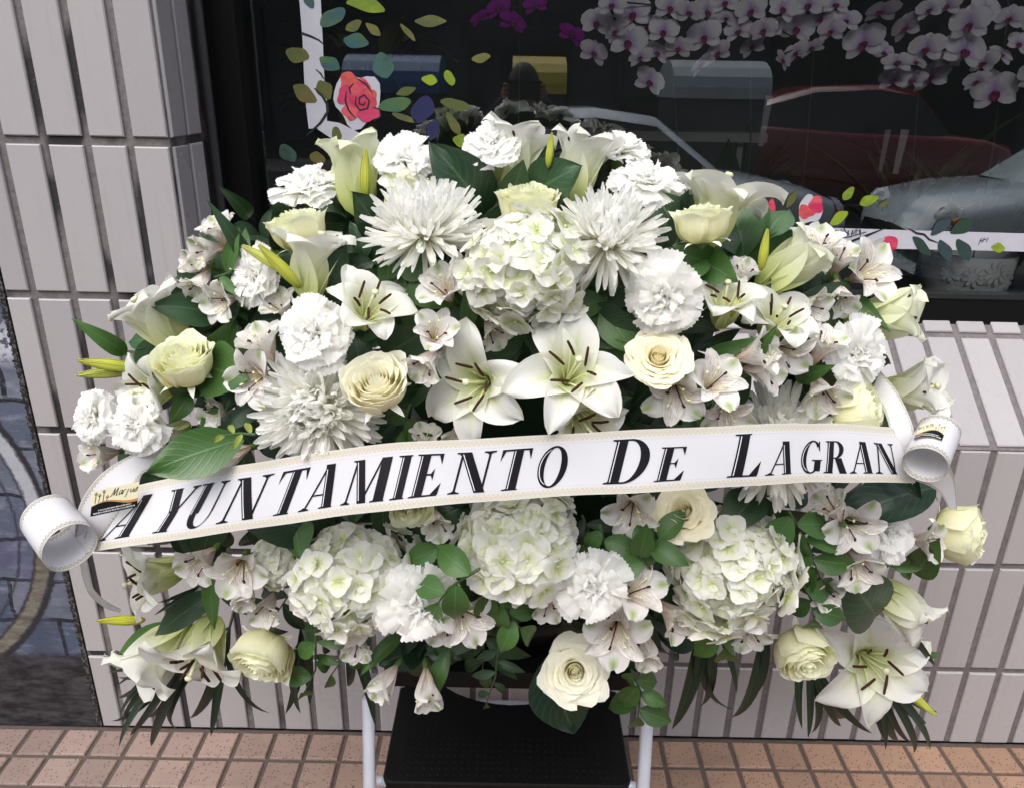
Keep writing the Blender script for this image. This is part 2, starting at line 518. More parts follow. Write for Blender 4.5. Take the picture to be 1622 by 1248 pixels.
# -------- mural on the left
def mural_material():
    t = NT("mural_paint")
    g = t.n("NewGeometry").outputs['Position']
    s = t.n("SeparateXYZ"); t.l(g, s.inputs[0])
    X, Z = s.outputs[0], s.outputs[2]
    wob = t.noise(g, 9.0, 3.0)
    wob2 = t.noise(g, 55.0, 4.0, 0.7)
    cz = t.n("CombineXYZ")
    t.l(t.math('MULTIPLY_ADD', wob, 0.035, X), cz.inputs[0]); t.l(t.math('MULTIPLY_ADD', wob, 0.03, Z), cz.inputs[1])
    br = t.n("TexBrick")
    br.inputs['Scale'].default_value = 1.0
    br.inputs['Brick Width'].default_value = 0.19
    br.inputs['Row Height'].default_value = 0.112
    br.inputs['Mortar Size'].default_value = 0.0055
    br.inputs['Mortar Smooth'].default_value = 0.15
    br.inputs['Color1'].default_value = (0.060, 0.078, 0.125, 1)
    br.inputs['Color2'].default_value = (0.135, 0.150, 0.190, 1)
    br.inputs['Mortar'].default_value = (0.012, 0.012, 0.018, 1)
    t.l(cz.outputs[0], br.inputs['Vector'])
    c = br.outputs['Color']
    n1 = t.noise(t.scalev(g, (1.0, 1.0, 3.0)), 14.0, 5.0, 0.7)
    c = t.mix(t.ramp(n1, [(0.50, 0.0), (0.68, 0.6)]), c, (0.24, 0.265, 0.32))
    c = t.mix(t.ramp(t.noise(g, 6.0, 3.0), [(0.42, 0.55), (0.55, 0.0)]), c, (0.035, 0.043, 0.075))
    pur = t.math('MULTIPLY', t.ramp(t.math('ABSOLUTE', t.math('SUBTRACT', Z, 0.52)), [(0.0, 0.8), (0.14, 0.0)]), t.ramp(t.noise(g, 8.0, 2.0), [(0.45, 0.0), (0.6, 1.0)]))
    c = t.mix(pur, c, (0.11, 0.085, 0.20))
    # painted rings (a wheel) centred left of the frame
    dx = t.math('SUBTRACT', X, -1.508); dz = t.math('SUBTRACT', Z, 0.5915)
    d = t.math('SQRT', t.math('ADD', t.math('MULTIPLY', dx, dx), t.math('MULTIPLY', dz, dz)))
    d = t.math('MULTIPLY_ADD', wob2, 0.016, t.math('SUBTRACT', d, 0.008))
    def ringm(r, w):
        return t.ramp(t.math('ABSOLUTE', t.math('SUBTRACT', d, r)), [(max(w - 0.004, 0), 1.0), (w, 0.0)])
    topm = t.ramp(t.math('MULTIPLY_ADD', wob2, 0.06, Z), [(0.64, 0.0), (0.67, 1.0)])
    c = t.mix(ringm(0.462, 0.028), c, (0.022, 0.022, 0.028))
    brown = t.mix(t.ramp(n1, [(0.35, 0.0), (0.65, 1.0)]), (0.07, 0.06, 0.045), (0.19, 0.18, 0.15))
    c = t.mix(ringm(0.457, 0.017), c, t.mix(topm, brown, t.mix(n1, (0.30, 0.31, 0.35), (0.42, 0.43, 0.47))))
    c = t.mix(ringm(0.405, 0.005), c, (0.03, 0.03, 0.05))
    # splash of white higher up
    w1 = t.math('MULTIPLY', t.ramp(t.math('ABSOLUTE', t.math('SUBTRACT', Z, 1.01)), [(0.02, 1.0), (0.06, 0.0)]), t.ramp(wob2, [(0.42, 0.0), (0.5, 1.0)]))
    c = t.mix(w1, c, (0.42, 0.43, 0.48))
    # dark plinth at the foot
    pl = t.ramp(t.math('MULTIPLY_ADD', wob2, 0.03, Z), [(0.225, 1.0), (0.245, 0.0)])
    pc = t.mix(t.ramp(n1, [(0.4, 0.0), (0.62, 1.0)]), (0.010, 0.010, 0.013), (0.050, 0.048, 0.052))
    c = t.mix(pl, c, pc)
    # black outline beside the tiles
    eg = t.ramp(t.math('MULTIPLY_ADD', wob2, 0.018, X), [(MURX - 0.030, 0.0), (MURX - 0.028, 1.0)])
    ec = t.n("ValToRGB")
    e2 = t.math('GREATER_THAN', t.math('MULTIPLY_ADD', t.noise(t.scalev(g, (60.0, 60.0, 130.0)), 1.0, 2.0), 0.016, X), MURX - 0.004)
    spk = t.ramp(t.noise(g, 170.0, 2.0), [(0.52, 0.0), (0.56, 1.0)])
    c = t.mix(e2, c, t.mix(t.math('MULTIPLY', spk, 0.4), (0.014, 0.013, 0.014), (0.20, 0.19, 0.19)))
    t.t.nodes.remove(ec)
    return t.principled(c, 0.55, 0.4, t.bump(t.math('ADD', n1, wob2), 0.35, 0.004))
mw = obj('mural_wall', MB().box(-2.6, MURX - 0.0005, 0.002, 0.3, 0.0, 3.2).mesh('mural_wall', mural_material()))
tag(mw, 'wall painted with blue grey stones, a wheel and a black plinth, left of the tiles', 'wall')

# -------- shop window: frame, glass, paint
win = empty('shop_window', 'large shop window with black frame, painted white bands, roses and leaves', 'window', Matrix.Translation((0, 0, 0)))
GLZ, GLX, GLR, GLT = 1.0836, -0.573, 1.75, 2.95  # window head raised out of view so more daylight reaches the orchids
mb = MB()
FY = 0.232
mb.box(PILX - 0.002, GLX, FY, 0.33, WINZ - 0.03, GLT + 0.08)
obj('jamb', mb.mesh('jamb', M_BLACKFRAME), win)
obj('bottom_rail', MB().box(GLX, GLR, 0.2625, 0.34, WINZ - 0.03, GLZ - 0.008).mesh('bottom_rail', M_BLACKFRAME), win)
obj('glazing_bead', MB().box(GLX + 0.0005, GLR, 0.259, 0.292, GLZ - 0.0078, GLZ + 0.003).mesh('glazing_bead', plain('bead_black', (0.02, 0.02, 0.02), 0.25, 0.6)), win)
obj('top_rail', MB().box(GLX, GLR, 0.2625, 0.34, GLT, GLT + 0.08).mesh('top_rail', M_BLACKFRAME), win)
obj('far_jamb', MB().box(GLR, GLR + 0.08, FY, 0.33, WINZ - 0.03, GLT + 0.08).mesh('far_jamb', M_BLACKFRAME), win)
def glass_material():
    t = NT("window_glass")
    fr = t.n("Fresnel"); fr.inputs['IOR'].default_value = 1.52
    nb = t.bump(t.noise(t.coord(), 1.6, 1.0), 0.02, 0.01)
    gl = t.n("BsdfGlossy"); gl.inputs['Roughness'].default_value = 0.0; gl.inputs['Color'].default_value = (0.93, 0.97, 1.0, 1)
    t.l(nb, gl.inputs['Normal'])
    tr = t.n("BsdfTransparent"); tr.inputs['Color'].default_value = (0.95, 0.97, 0.95, 1)
    mx = t.n("MixShader")
    t.l(t.math('MULTIPLY', fr.outputs[0], 3.0, clamp=True), mx.inputs[0])
    t.l(tr.outputs[0], mx.inputs[1]); t.l(gl.outputs[0], mx.inputs[2])
    df = t.n("BsdfDiffuse"); df.inputs['Color'].default_value = (0.55, 0.58, 0.58, 1)      # dust on the pane
    dm = t.n("MixShader")
    t.l(t.ramp(t.noise(t.coord(), 2.2, 5.0), [(0.3, 0.001), (0.75, 0.009)]), dm.inputs[0])
    t.l(mx.outputs[0], dm.inputs[1]); t.l(df.outputs[0], dm.inputs[2])
    t.l(dm.outputs[0], t.out.inputs['Surface'])
    return t.m
GY0 = 0.286
obj('pane', mesh('pane', [(GLX, GY0, GLZ - 0.006), (GLR, GY0, GLZ - 0.006), (GLR, GY0, GLT), (GLX, GY0, GLT)], [(0, 1, 2, 3)], glass_material(), None, False), win)
# wall above and right of the window, the room behind
tag(obj('facade_wall', MB().box(PILX - 0.001, 9, 0.24, 0.6, GLT + 0.081, 6.0).box(GLR + 0.081, 9, 0.02, 0.6, WINZ + 0.2, GLT + 0.08).box(XR + 0.002, 9, 0.01, 0.3, 0, WINZ + 0.2).box(-9, -2.6, 0.0, 0.6, 0, 6).box(-2.6, PILX - 0.002, 0.02, 0.6, 3.201, 6.0).mesh('facade_wall', plain('facade_grey', (0.36, 0.34, 0.34), 0.8, 0.3, noise=0.15, nscale=8))), 'plain grey facade around the shop front', 'wall')
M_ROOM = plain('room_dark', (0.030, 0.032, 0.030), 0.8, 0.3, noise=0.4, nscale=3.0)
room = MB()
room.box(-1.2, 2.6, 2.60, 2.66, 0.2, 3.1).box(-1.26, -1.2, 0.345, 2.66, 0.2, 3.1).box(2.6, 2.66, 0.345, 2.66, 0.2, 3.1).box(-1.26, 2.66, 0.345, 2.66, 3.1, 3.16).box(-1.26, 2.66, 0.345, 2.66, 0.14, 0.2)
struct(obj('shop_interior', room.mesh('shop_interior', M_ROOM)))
# ================================================================== flower kit
M_ROSE = petal_mat("rose_petal", [(0.0, (0.66, 0.68, 0.26)), (0.35, (0.91, 0.87, 0.60)), (0.8, (0.95, 0.925, 0.77)), (1.0, (0.94, 0.935, 0.80))], transl=0.40, vein=0.03)
M_LILY = petal_mat("lily_petal", [(0.0, (0.42, 0.50, 0.12)), (0.22, (0.72, 0.76, 0.40)), (0.5, (0.86, 0.87, 0.74)), (0.8, (0.90, 0.90, 0.87)), (1.0, (0.88, 0.89, 0.80))], rib=(0.60, 0.64, 0.22), ribw=0.07, ribend=0.85, transl=0.42, vein=0.04)
M_BUD = petal_mat("lily_bud", [(0.0, (0.34, 0.20, 0.06)), (0.12, (0.36, 0.40, 0.05)), (0.6, (0.52, 0.56, 0.08)), (1.0, (0.42, 0.42, 0.08))], rib=(0.30, 0.38, 0.05), ribw=0.05, ribend=0.95, transl=0.15, vein=0.06)
M_ALS_O = petal_mat("alstroemeria_outer", [(0.0, (0.45, 0.42, 0.20)), (0.2, (0.88, 0.78, 0.74)), (0.45, (0.93, 0.91, 0.90)), (1.0, (0.91, 0.91, 0.90))], tip=(0.34, 0.46, 0.12), transl=0.42)
M_ALS_I = petal_mat("alstroemeria_inner", [(0.0, (0.45, 0.42, 0.20)), (0.22, (0.86, 0.72, 0.62)), (0.5, (0.92, 0.89, 0.84)), (1.0, (0.91, 0.91, 0.90))], streak=(0.22, 0.07, 0.07), transl=0.42)
M_CARN = petal_mat("carnation_petal", [(0.0, (0.78, 0.84, 0.62)), (0.3, (0.975, 0.97, 0.92)), (1.0, (0.99, 0.99, 0.975))], transl=0.55, vein=0.03)
M_CHRY = petal_mat("chrysanthemum_petal", [(0.0, (0.80, 0.84, 0.48)), (0.3, (0.975, 0.97, 0.90)), (1.0, (0.99, 0.99, 0.975))], transl=0.55, vein=0.03)
M_HYD = petal_mat("hydrangea_petal", [(0.0, (0.52, 0.60, 0.22)), (0.22, (0.80, 0.83, 0.58)), (0.5, (0.90, 0.90, 0.82)), (1.0, (0.91, 0.91, 0.88))], transl=0.42, vein=0.05)
M_GREENPART = plain("flower_green", (0.075, 0.14, 0.03), 0.5, 0.4, noise=0.25, nscale=60)
M_STEM = plain("flower_stem", (0.045, 0.085, 0.028), 0.5, 0.4, noise=0.3, nscale=50)
M_ANTHER = plain("anther", (0.055, 0.022, 0.014), 0.85, 0.2, noise=0.4, nscale=300, bump=0.5)
M_FILA = plain("filament", (0.66, 0.68, 0.38), 0.5, 0.3)
M_STIG = plain("stigma", (0.60, 0.62, 0.40), 0.45, 0.5, noise=0.15, nscale=200)
M_LEAF = leaf_mat("leaf")
M_LEAFGLOSS = leaf_mat("leaf_glossy", rough=0.30, transl=0.02, veins=9.0)
M_BLADE = leaf_mat("leaf_blade", rough=0.40, transl=0.08, parallel=True)

def bez(P, u):
    P = np.asarray(P, float); u = np.asarray(u)[:, None]
    return (1 - u) ** 3 * P[0] + 3 * u * (1 - u) ** 2 * P[1] + 3 * u * u * (1 - u) * P[2] + u ** 3 * P[3]
def dbez(P, u):
    P = np.asarray(P, float); u = np.asarray(u)[:, None]
    return 3 * (1 - u) ** 2 * (P[1] - P[0]) + 6 * u * (1 - u) * (P[2] - P[1]) + 3 * u * u * (P[3] - P[2])

def tepal(name, P, wfun, mat, cup=(0.5, 0.1), ruf=0.03, rfreq=4.0, ph=0.0, nu=10, nv=6, tooth=0.0, tfreq=9.0, fold=0.0, side=0.0, ruf2=0.0):
    """petal along a profile curve P in (radius, height); returns a mesh lying over azimuth 0"""
    u = np.linspace(0, 1, nu + 1); v = np.linspace(-1, 1, nv + 1)
    rz = bez(P, u); d = dbez(P, u); d /= np.linalg.norm(d, axis=1)[:, None]
    N = np.stack([-d[:, 1], d[:, 0]], 1)
    w = np.array([wfun(a) for a in u])
    out = np.zeros((nu + 1, nv + 1, 3))
    for j, vv in enumerate(v):
        c = (cup[0] * (1 - u) + cup[1] * u) * w * vv * vv
        c = c + ruf * u ** 2 * np.sin(rfreq * vv * 1.0 + 3.0 * u + ph) * (0.35 + abs(vv)) + ruf2 * u ** 3 * np.sin(rfreq * 2.3 * vv + ph * 2)
        c = c - fold * w * (1 - abs(vv)) * u
        ext = 0.0
        if tooth:
            tt = (vv * tfreq + ph) % 1.0
            ext = tooth * (abs(tt - 0.5) * 2 - 0.5) * u ** 6 - 0.10 * vv * vv * u ** 3
        out[:, j, 0] = rz[:, 0] + N[:, 0] * c + d[:, 0] * ext
        out[:, j, 2] = rz[:, 1] + N[:, 1] * c + d[:, 1] * ext
        out[:, j, 1] = vv * w + side * u * u
    return gridmesh(name, out, mat)

def RZ(a): return Matrix.Rotation(a, 4, 'Z')
def RY(a): return Matrix.Rotation(a, 4, 'Y')
def RX(a): return Matrix.Rotation(a, 4, 'X')
def TR(x, y, z): return Matrix.Translation((x, y, z))
def SC(s): return Matrix.Scale(s, 4)
def SC3(a, b, c): return Matrix.Diagonal((a, b, c, 1.0))
GA = math.pi * (3 - math.sqrt(5))
rnd = random.uniform

# a kind is a list of (part name, mesh, matrix, [sub parts]); unit size: radius about 1
def calyx_mesh(r=0.22, h=0.35, mat=None):
    return MB().lathe([(0.03, -0.16), (0.06, -0.12), (r * 0.8, -0.02), (r, h * 0.3), (r * 0.92, h)], 10).mesh('calyx', mat or M_GREENPART, True)

# ---- rose
def rose_kind(open_, seed, N=36):
    rg = np.random.default_rng(seed)
    parts = []
    nu, nv = 11, 10
    for i in range(N):
        t = i / (N - 1)
        r0 = 0.035 + (0.50 + 0.14 * open_) * t ** 0.80
        fl = -0.03 * (1 - t) + (0.06 + 0.24 * open_) * max(0.0, t - 0.15)
        H = (1.06 - 0.26 * open_) * (1 - (0.10 + 0.16 * open_) * t ** 1.5) + rg.uniform(-.035, .035)
        cl = max(0.0, 1 - t / 0.30)
        P = [(0.03, 0.0), (r0 * 1.30 + 0.03, 0.0), (r0 * (1.14 - 0.25 * cl), 0.60 * H), ((r0 + fl) * (1 - 0.75 * cl) + 0.004, H * (1 - 0.03 * cl))]
        s = 2.2 - 1.35 * min(1.0, t * 1.6)
        az = i * 2.4 + rg.uniform(-.3, .3)
        ph, ph2 = rg.uniform(0, 6), rg.uniform(0, 6)
        lip = (0.35 + 0.9 * open_) * min(1.0, t * 2.2) * rg.uniform(0.6, 1.3)
        u = np.linspace(0, 1, nu + 1) ** 0.85; v = np.linspace(-1, 1, nv + 1)
        out = np.zeros((nu + 1, nv + 1, 3))
        for j, vv in enumerate(v):
            hm = 1 - 0.16 * abs(vv) ** 2.6 - 0.035 * math.cos(4 * vv + ph) * (0.4 + t)
            uu = u * hm
            rz = bez(P, uu)
            lp = np.maximum(0, uu - 0.70)
            r = rz[:, 0] * (1 + 0.09 * vv * (0.4 + t)) + lip * 1.3 * lp ** 1.6 * (0.8 + 0.4 * abs(vv)) + 0.030 * (0.35 + t) * uu ** 3 * math.sin(4.2 * vv + ph) + 0.012 * uu ** 5 * math.sin(11 * vv + ph2) * (0.4 + t)
            z = rz[:, 1] - lip * 1.5 * lp ** 2 * (1 + 0.5 * math.sin(2.6 * vv + ph2)) - 0.015 * uu ** 5 * math.sin(9 * vv + ph)
            wsp = s * (0.35 + 0.65 * np.sin(np.clip(uu * 1.5, 0, 1) * math.pi / 2))
            a = az + vv * wsp
            out[:, j, 0] = r * np.cos(a); out[:, j, 1] = r * np.sin(a); out[:, j, 2] = z
        parts.append(('petal', gridmesh('rose_petal', out, M_ROSE), Matrix.Identity(4), []))
    parts.append(('calyx', calyx_mesh(0.24, 0.20), Matrix.Identity(4), []))
    sm = tepal('sepal', [(0.12, 0.0), (0.42, 0.0), (0.75, 0.16), (0.95, -0.05)], lambda a: 0.085 * math.sin(math.pi * min(1, a * 0.92 + 0.08)) + 0.002, M_LEAF, nu=6, nv=2)
    for k in range(5):
        parts.append(('sepal', sm, RZ(k * 1.2566 + 0.3) @ SC3(0.8, 1.0, 0.8), []))
    return parts

# ---- lily and alstroemeria
def lil_w(W, peak=0.52, base=0.16, p=0.85):
    def f(a):
        x = a / peak * 0.5 if a < peak else 0.5 + (a - peak) / (1 - peak) * 0.5
        return W * max(0.0, math.sin(math.pi * x)) ** p * (1 - base * 0) + base * W * (1 - a) ** 3 + 0.002
    return f

def lily_kind(op, seed):
    """op 0: narrow trumpet ... 1: flat open"""
    rg = np.random.default_rng(seed)
    parts = []
    for k in range(6):
        inner = k % 2
        o = op + rg.uniform(-.10, .10)
        tipr = 0.36 + 0.70 * o
        tipz = 1.22 - 0.60 * o + 0.04 * inner
        P = [(0.05, 0.0), (0.11 + 0.02 * inner, 0.42), (0.22 + 0.36 * o, 0.92 - 0.02 * o), (tipr, tipz)]
        cur = rg.uniform(0.0, 0.34) * (0.6 + 0.5 * o)
        P[3] = (P[3][0] + cur * 0.25, P[3][1] - cur * 0.9)
        W = 0.355 if inner else 0.285
        me = tepal('lily_tepal', P, lil_w(W, 0.58, 0.3, 0.66), M_LILY, cup=(1.0, 0.20), ruf=0.06, rfreq=4.5, ph=rg.uniform(0, 6), nu=15, nv=8, fold=-0.08, side=rg.uniform(-.14, .14), ruf2=0.02)
        parts.append(('petal', me, RZ(k * math.pi / 3 + rg.uniform(-.10, .10)), []))
    for k in range(6):
        a = k * math.pi / 3 + 0.5 + rg.uniform(-.2, .2)
        tr, tz = 0.20 + 0.12 * op + rg.uniform(-.03, .04), 0.86 - 0.06 * op + rg.uniform(-.06, .05)
        pts = [np.array([0.03 + (tr - 0.03) * s ** 1.6, 0, tz * s]) for s in np.linspace(0, 1, 6)]
        fm = MB().tube(pts, [0.016] * 5 + [0.007], 6).mesh('filament', M_FILA, True)
        ac = [np.array([0, 0, -0.175]), np.array([0, 0, -0.15]), np.array([0, 0, 0]), np.array([0.016, 0, 0.145]), np.array([0.022, 0, 0.17])]
        am = MB().tube(ac, [0.008, 0.022, 0.026, 0.022, 0.006], 7).mesh('anther', M_ANTHER, True)
        M = TR(tr, 0, tz) @ RZ(rg.uniform(-1, 1)) @ RY(rg.uniform(0.4, 1.2))
        parts.append(('stamen', fm, RZ(a), [('anther', am, M)]))
    pts = [np.array([0.02 * s * s + 0.05 * s ** 3, 0.03 * s ** 2, 0.98 * s]) for s in np.linspace(0, 1, 6)]
    pm_ = MB().tube(pts, [0.05, 0.038, 0.03, 0.026, 0.025, 0.03], 8).mesh('style', M_FILA, True)
    st = MB().lathe([(0.001, 0.05), (0.045, 0.045), (0.066, 0.015), (0.05, -0.02), (0.02, -0.04)], 9).mesh('stigma', M_STIG, True)
    parts.append(('pistil', pm_, Matrix.Identity(4), [('stigma', st, TR(0.07, 0.03, 0.98))]))
    return parts

def bud_kind(seed):
    rg = np.random.default_rng(seed)
    parts = []
    for k in range(6):
        inner = k % 2
        s = 0.93 if inner else 1.0
        P = [(0.035, 0.0), (0.30 * s, 0.25), (0.27 * s, 1.2), (0.03, 1.95 + 0.05 * rg.uniform(-1, 1))]
        me = tepal('bud_tepal', P, lambda a, s=s: 0.235 * s * (math.sin(math.pi * (0.08 + 0.87 * a)) ** 0.7) + 0.004, M_BUD, cup=(0.55, 0.5), ruf=0.0, nu=10, nv=6, fold=-0.16)
        parts.append(('petal', me, RZ(k * math.pi / 3) @ TR(0, 0, -0.95), []))
    return parts

def als_kind(op, seed):
    rg = np.random.default_rng(seed)
    parts = []
    for k in range(6):
        inner = k % 2
        o = op + rg.uniform(-.12, .12)
        tipr, tipz = 0.30 + 0.66 * o, 1.30 - 0.42 * o
        P = [(0.03, 0.0), (0.08, 0.45), (0.16 + 0.34 * o, 0.92), (tipr, tipz)]
        if inner:
            me = tepal('inner_tepal', P, lambda a: 0.24 * max(0, math.sin(math.pi * (a ** 1.25) * 0.985)) ** 0.7 + 0.02, M_ALS_I, cup=(1.0, 0.45), ruf=0.03, ph=rg.uniform(0, 6), nu=11, nv=6, fold=-0.12)
        else:
            me = tepal('outer_tepal', P, lambda a: 0.36 * max(0, math.sin(math.pi * (a ** 1.75) * 0.965)) ** 0.62 + 0.025, M_ALS_O, cup=(0.9, 0.22), ruf=0.055, ph=rg.uniform(0, 6), nu=11, nv=8, ruf2=0.02)
        parts.append(('petal', me, RZ(k * math.pi / 3 + rg.uniform(-.12, .12)), []))
    for k in range(5):
        a = k * 1.2566 + rg.uniform(-.3, .3)
        pts = [np.array([0.02 + 0.26 * s ** 1.5, 0, 0.95 * s]) for s in np.linspace(0, 1, 5)]
        mb_ = MB().tube(pts, 0.016, 5).tube([pts[-1] - [0.03, 0, 0.02], pts[-1] + [0.05, 0, 0.03]], 0.032, 6)
        parts.append(('stamen', mb_.mesh('als_stamen', M_ANTHER if k % 2 else M_FILA, True), RZ(a), []))
    parts.append(('calyx', MB().lathe([(0.02, -0.22), (0.07, -0.14), (0.10, -0.03), (0.075, 0.10)], 8).mesh('als_base', M_GREENPART, True), Matrix.Identity(4), []))
    return parts

# ---- carnation
def carnation_kind(seed):
    rg = np.random.default_rng(seed)
    parts = []
    for (e0, n, L0, W, z0) in ((-10, 8, 1.06, 0.46, 0.44), (6, 8, 1.02, 0.46, 0.50), (24, 8, 0.92, 0.43, 0.54), (42, 8, 0.80, 0.38, 0.56), (58, 8, 0.70, 0.34, 0.56), (74, 8, 0.62, 0.32, 0.54), (92, 8, 0.58, 0.30, 0.50), (108, 6, 0.56, 0.26, 0.46)):
        row = []
        for q in range(4):
            e = math.radians(e0 + rg.uniform(-6, 6))
            L = L0 * rg.uniform(0.90, 1.08)
            c, s = math.cos(e), math.sin(e)
            P = [(0.03, 0.05), (0.06 + 0.08 * c, z0 * 0.95), (0.5 * c * L + 0.08, z0 + 0.30 * s + 0.04), (c * L + 0.06, z0 - 0.03 + 0.52 * s * L + rg.uniform(-.06, .05))]
            row.append(tepal('carnation_petal', P, lambda a, W=W: 0.05 + W * a ** 1.35, M_CARN, cup=(0.25, rg.uniform(-.12, .16)), ruf=0.075, rfreq=rg.uniform(2.6, 4.2), ph=rg.uniform(0, 6), nu=8, nv=20, tooth=0.07, tfreq=rg.uniform(3.6, 4.6), ruf2=0.022))
        off = rg.uniform(0, 6)
        for k in range(n):
            M = RZ(off + k * 2 * math.pi / n + rg.uniform(-.3, .3)) @ RY(rg.uniform(-.13, .13)) @ RX(rg.uniform(-.38, .38)) @ SC(rg.uniform(0.90, 1.08))
            parts.append(('petal', row[k % 4], M, []))
    parts.append(('calyx', MB().lathe([(0.03, -0.62), (0.15, -0.55), (0.19, -0.3), (0.22, 0.05), (0.30, 0.38), (0.24, 0.42)], 10).mesh('calyx', M_GREENPART, True), Matrix.Identity(4), []))
    return parts

# ---- chrysanthemum
def chrys_kind(seed, NO=285, NI=125):
    rg = np.random.default_rng(seed)
    def strap(e, L, curl, W=0.054, rb=0.03, zb=0.10):
        c, s = math.cos(e), math.sin(e)
        P = [(rb, zb), (rb + 0.36 * L * c, zb + 0.36 * L * s), (rb + 0.72 * L * c - curl * 0.10 * s * L, zb + 0.72 * L * s + curl * 0.10 * c * L), (rb + 0.96 * L * c - curl * 0.62 * s * L, zb + 0.96 * L * s + curl * 0.62 * c * L)]
        return tepal('ray_petal', P, lambda a: W * (0.50 + 0.50 * math.sin(math.pi * min(1, 0.05 + a * 0.62))) * (1 if a < 0.80 else max(0.42, math.sqrt(max(0, 1 - ((a - 0.80) / 0.205) ** 2)))), M_CHRY, cup=(0.8, 1.0), ruf=0.03, rfreq=1.5, ph=rg.uniform(0, 6), nu=10, nv=4, side=rg.uniform(-.07, .07))
    lv = []
    for (e, L, cu) in ((-26, 1.02, 0.10), (-10, 1.06, 0.22), (5, 1.05, 0.30), (19, 1.0, 0.36), (33, 0.93, 0.42), (46, 0.85, 0.48), (58, 0.77, 0.55)):
        lv.append([strap(math.radians(e), L, cu + rg.uniform(-.25, .25)) for q in range(4)])
    parts = []
    for i in range(NO):
        t = (i + 0.5) / NO
        k = min(6, int(t ** 0.95 * 7))
        M = RZ(i * GA + rg.uniform(-.2, .2)) @ RY(rg.uniform(-.16, .16)) @ RX(rg.uniform(-.35, .35)) @ SC(rg.uniform(0.82, 1.10))
        parts.append(('petal', lv[k][i % 4], M, []))
    V, F, U = [], [], []
    inn = []
    for q in range(10):
        inn.append(strap(math.radians(rg.uniform(62, 88)), rg.uniform(0.46, 0.66), rg.uniform(0.5, 1.0), 0.048, 0.0, 0.0))
    for i in range(NI):
        t = (i + 0.5) / NI
        me = inn[int(rg.integers(0, 10))]
        rb = 0.30 * math.sqrt(t)
        M = RZ(i * GA) @ TR(rb, 0, 0.14 + 0.10 * (1 - t)) @ RY(0.45 * t + rg.uniform(-.15, .15)) @ RX(rg.uniform(-.25, .25)) @ SC(rg.uniform(0.75, 1.05))
        o = len(V)
        V += [tuple(M @ x.co) for x in me.vertices]
        uvl = me.uv_layers[0].data
        uv = [(0, 0)] * len(me.vertices)
        for lp in me.loops: uv[lp.vertex_index] = tuple(uvl[lp.index].uv)
        U += uv
        F += [tuple(a + o for a in p.vertices) for p in me.polygons]
    b = MB().lathe([(0.001, 0.50), (0.16, 0.46), (0.28, 0.33), (0.32, 0.18), (0.2, 0.08)], 14)
    o = len(V); V += b.V; U += [(0.12, 0.5)] * len(b.V); F += [tuple(a + o for a in f) for f in b.F]
    parts.append(('*inner_petals', mesh('inner_petals', V, F, M_CHRY, U), Matrix.Identity(4), []))
    parts.append(('calyx', MB().lathe([(0.03, -0.14), (0.10, -0.10), (0.20, 0.0), (0.24, 0.09), (0.1, 0.12)], 10).mesh('calyx', M_GREENPART, True), Matrix.Identity(4), []))
    return parts

# ---- hydrangea
def floret_mesh(seed):
    rg = np.random.default_rng(seed)
    V, F, U = [], [], []
    for k in range(4):
        e = rg.uniform(-.10, .35)
        L = rg.uniform(0.26, 0.325)
        P = [(0.012, 0.0), (0.10, 0.02 + 0.05 * e), (L * 0.7, 0.03 + 0.2 * e * L), (L, 0.03 + rg.uniform(-.06, .07) + 0.5 * e * L)]
        me = tepal('x', P, lambda a: 0.175 * max(0, math.sin(math.pi * (0.06 + 0.90 * a ** 0.85))) ** 0.65 * (L / 0.3) + 0.004, M_HYD, cup=(0.30, rg.uniform(-.15, .3)), ruf=0.02, rfreq=4, ph=rg.uniform(0, 6), nu=6, nv=6)
        M = RZ(k * math.pi / 2 + rg.uniform(-.15, .15)) @ TR(0, 0, 0.006 * (k % 2))
        o = len(V)
        V += [tuple(M @ x.co) for x in me.vertices]
        uvl = me.uv_layers[0].data
        uv = [(0, 0)] * len(me.vertices)
        for lp in me.loops: uv[lp.vertex_index] = tuple(uvl[lp.index].uv)
        U += uv
        F += [tuple(a + o for a in p.vertices) for p in me.polygons]
        bpy.data.meshes.remove(me)
    b = MB().lathe([(0.001, 0.035), (0.018, 0.03), (0.024, 0.012), (0.012, -0.01)], 6)
    o = len(V); V += b.V; U += [(0.25, 0.5)] * len(b.V); F += [tuple(a + o for a in f) for f in b.F]
    return mesh('floret', V, F, M_HYD, U)
FLORETS = [floret_mesh(100 + i) for i in range(9)]
HCORE = MB().lathe([(0.001, 0.70), (0.35, 0.62), (0.60, 0.36), (0.70, 0.02), (0.60, -0.35), (0.3, -0.60), (0.05, -0.7)], 14).mesh('core', plain('hydrangea_core', (0.16, 0.20, 0.06), 0.8, 0.2, noise=0.3), True)

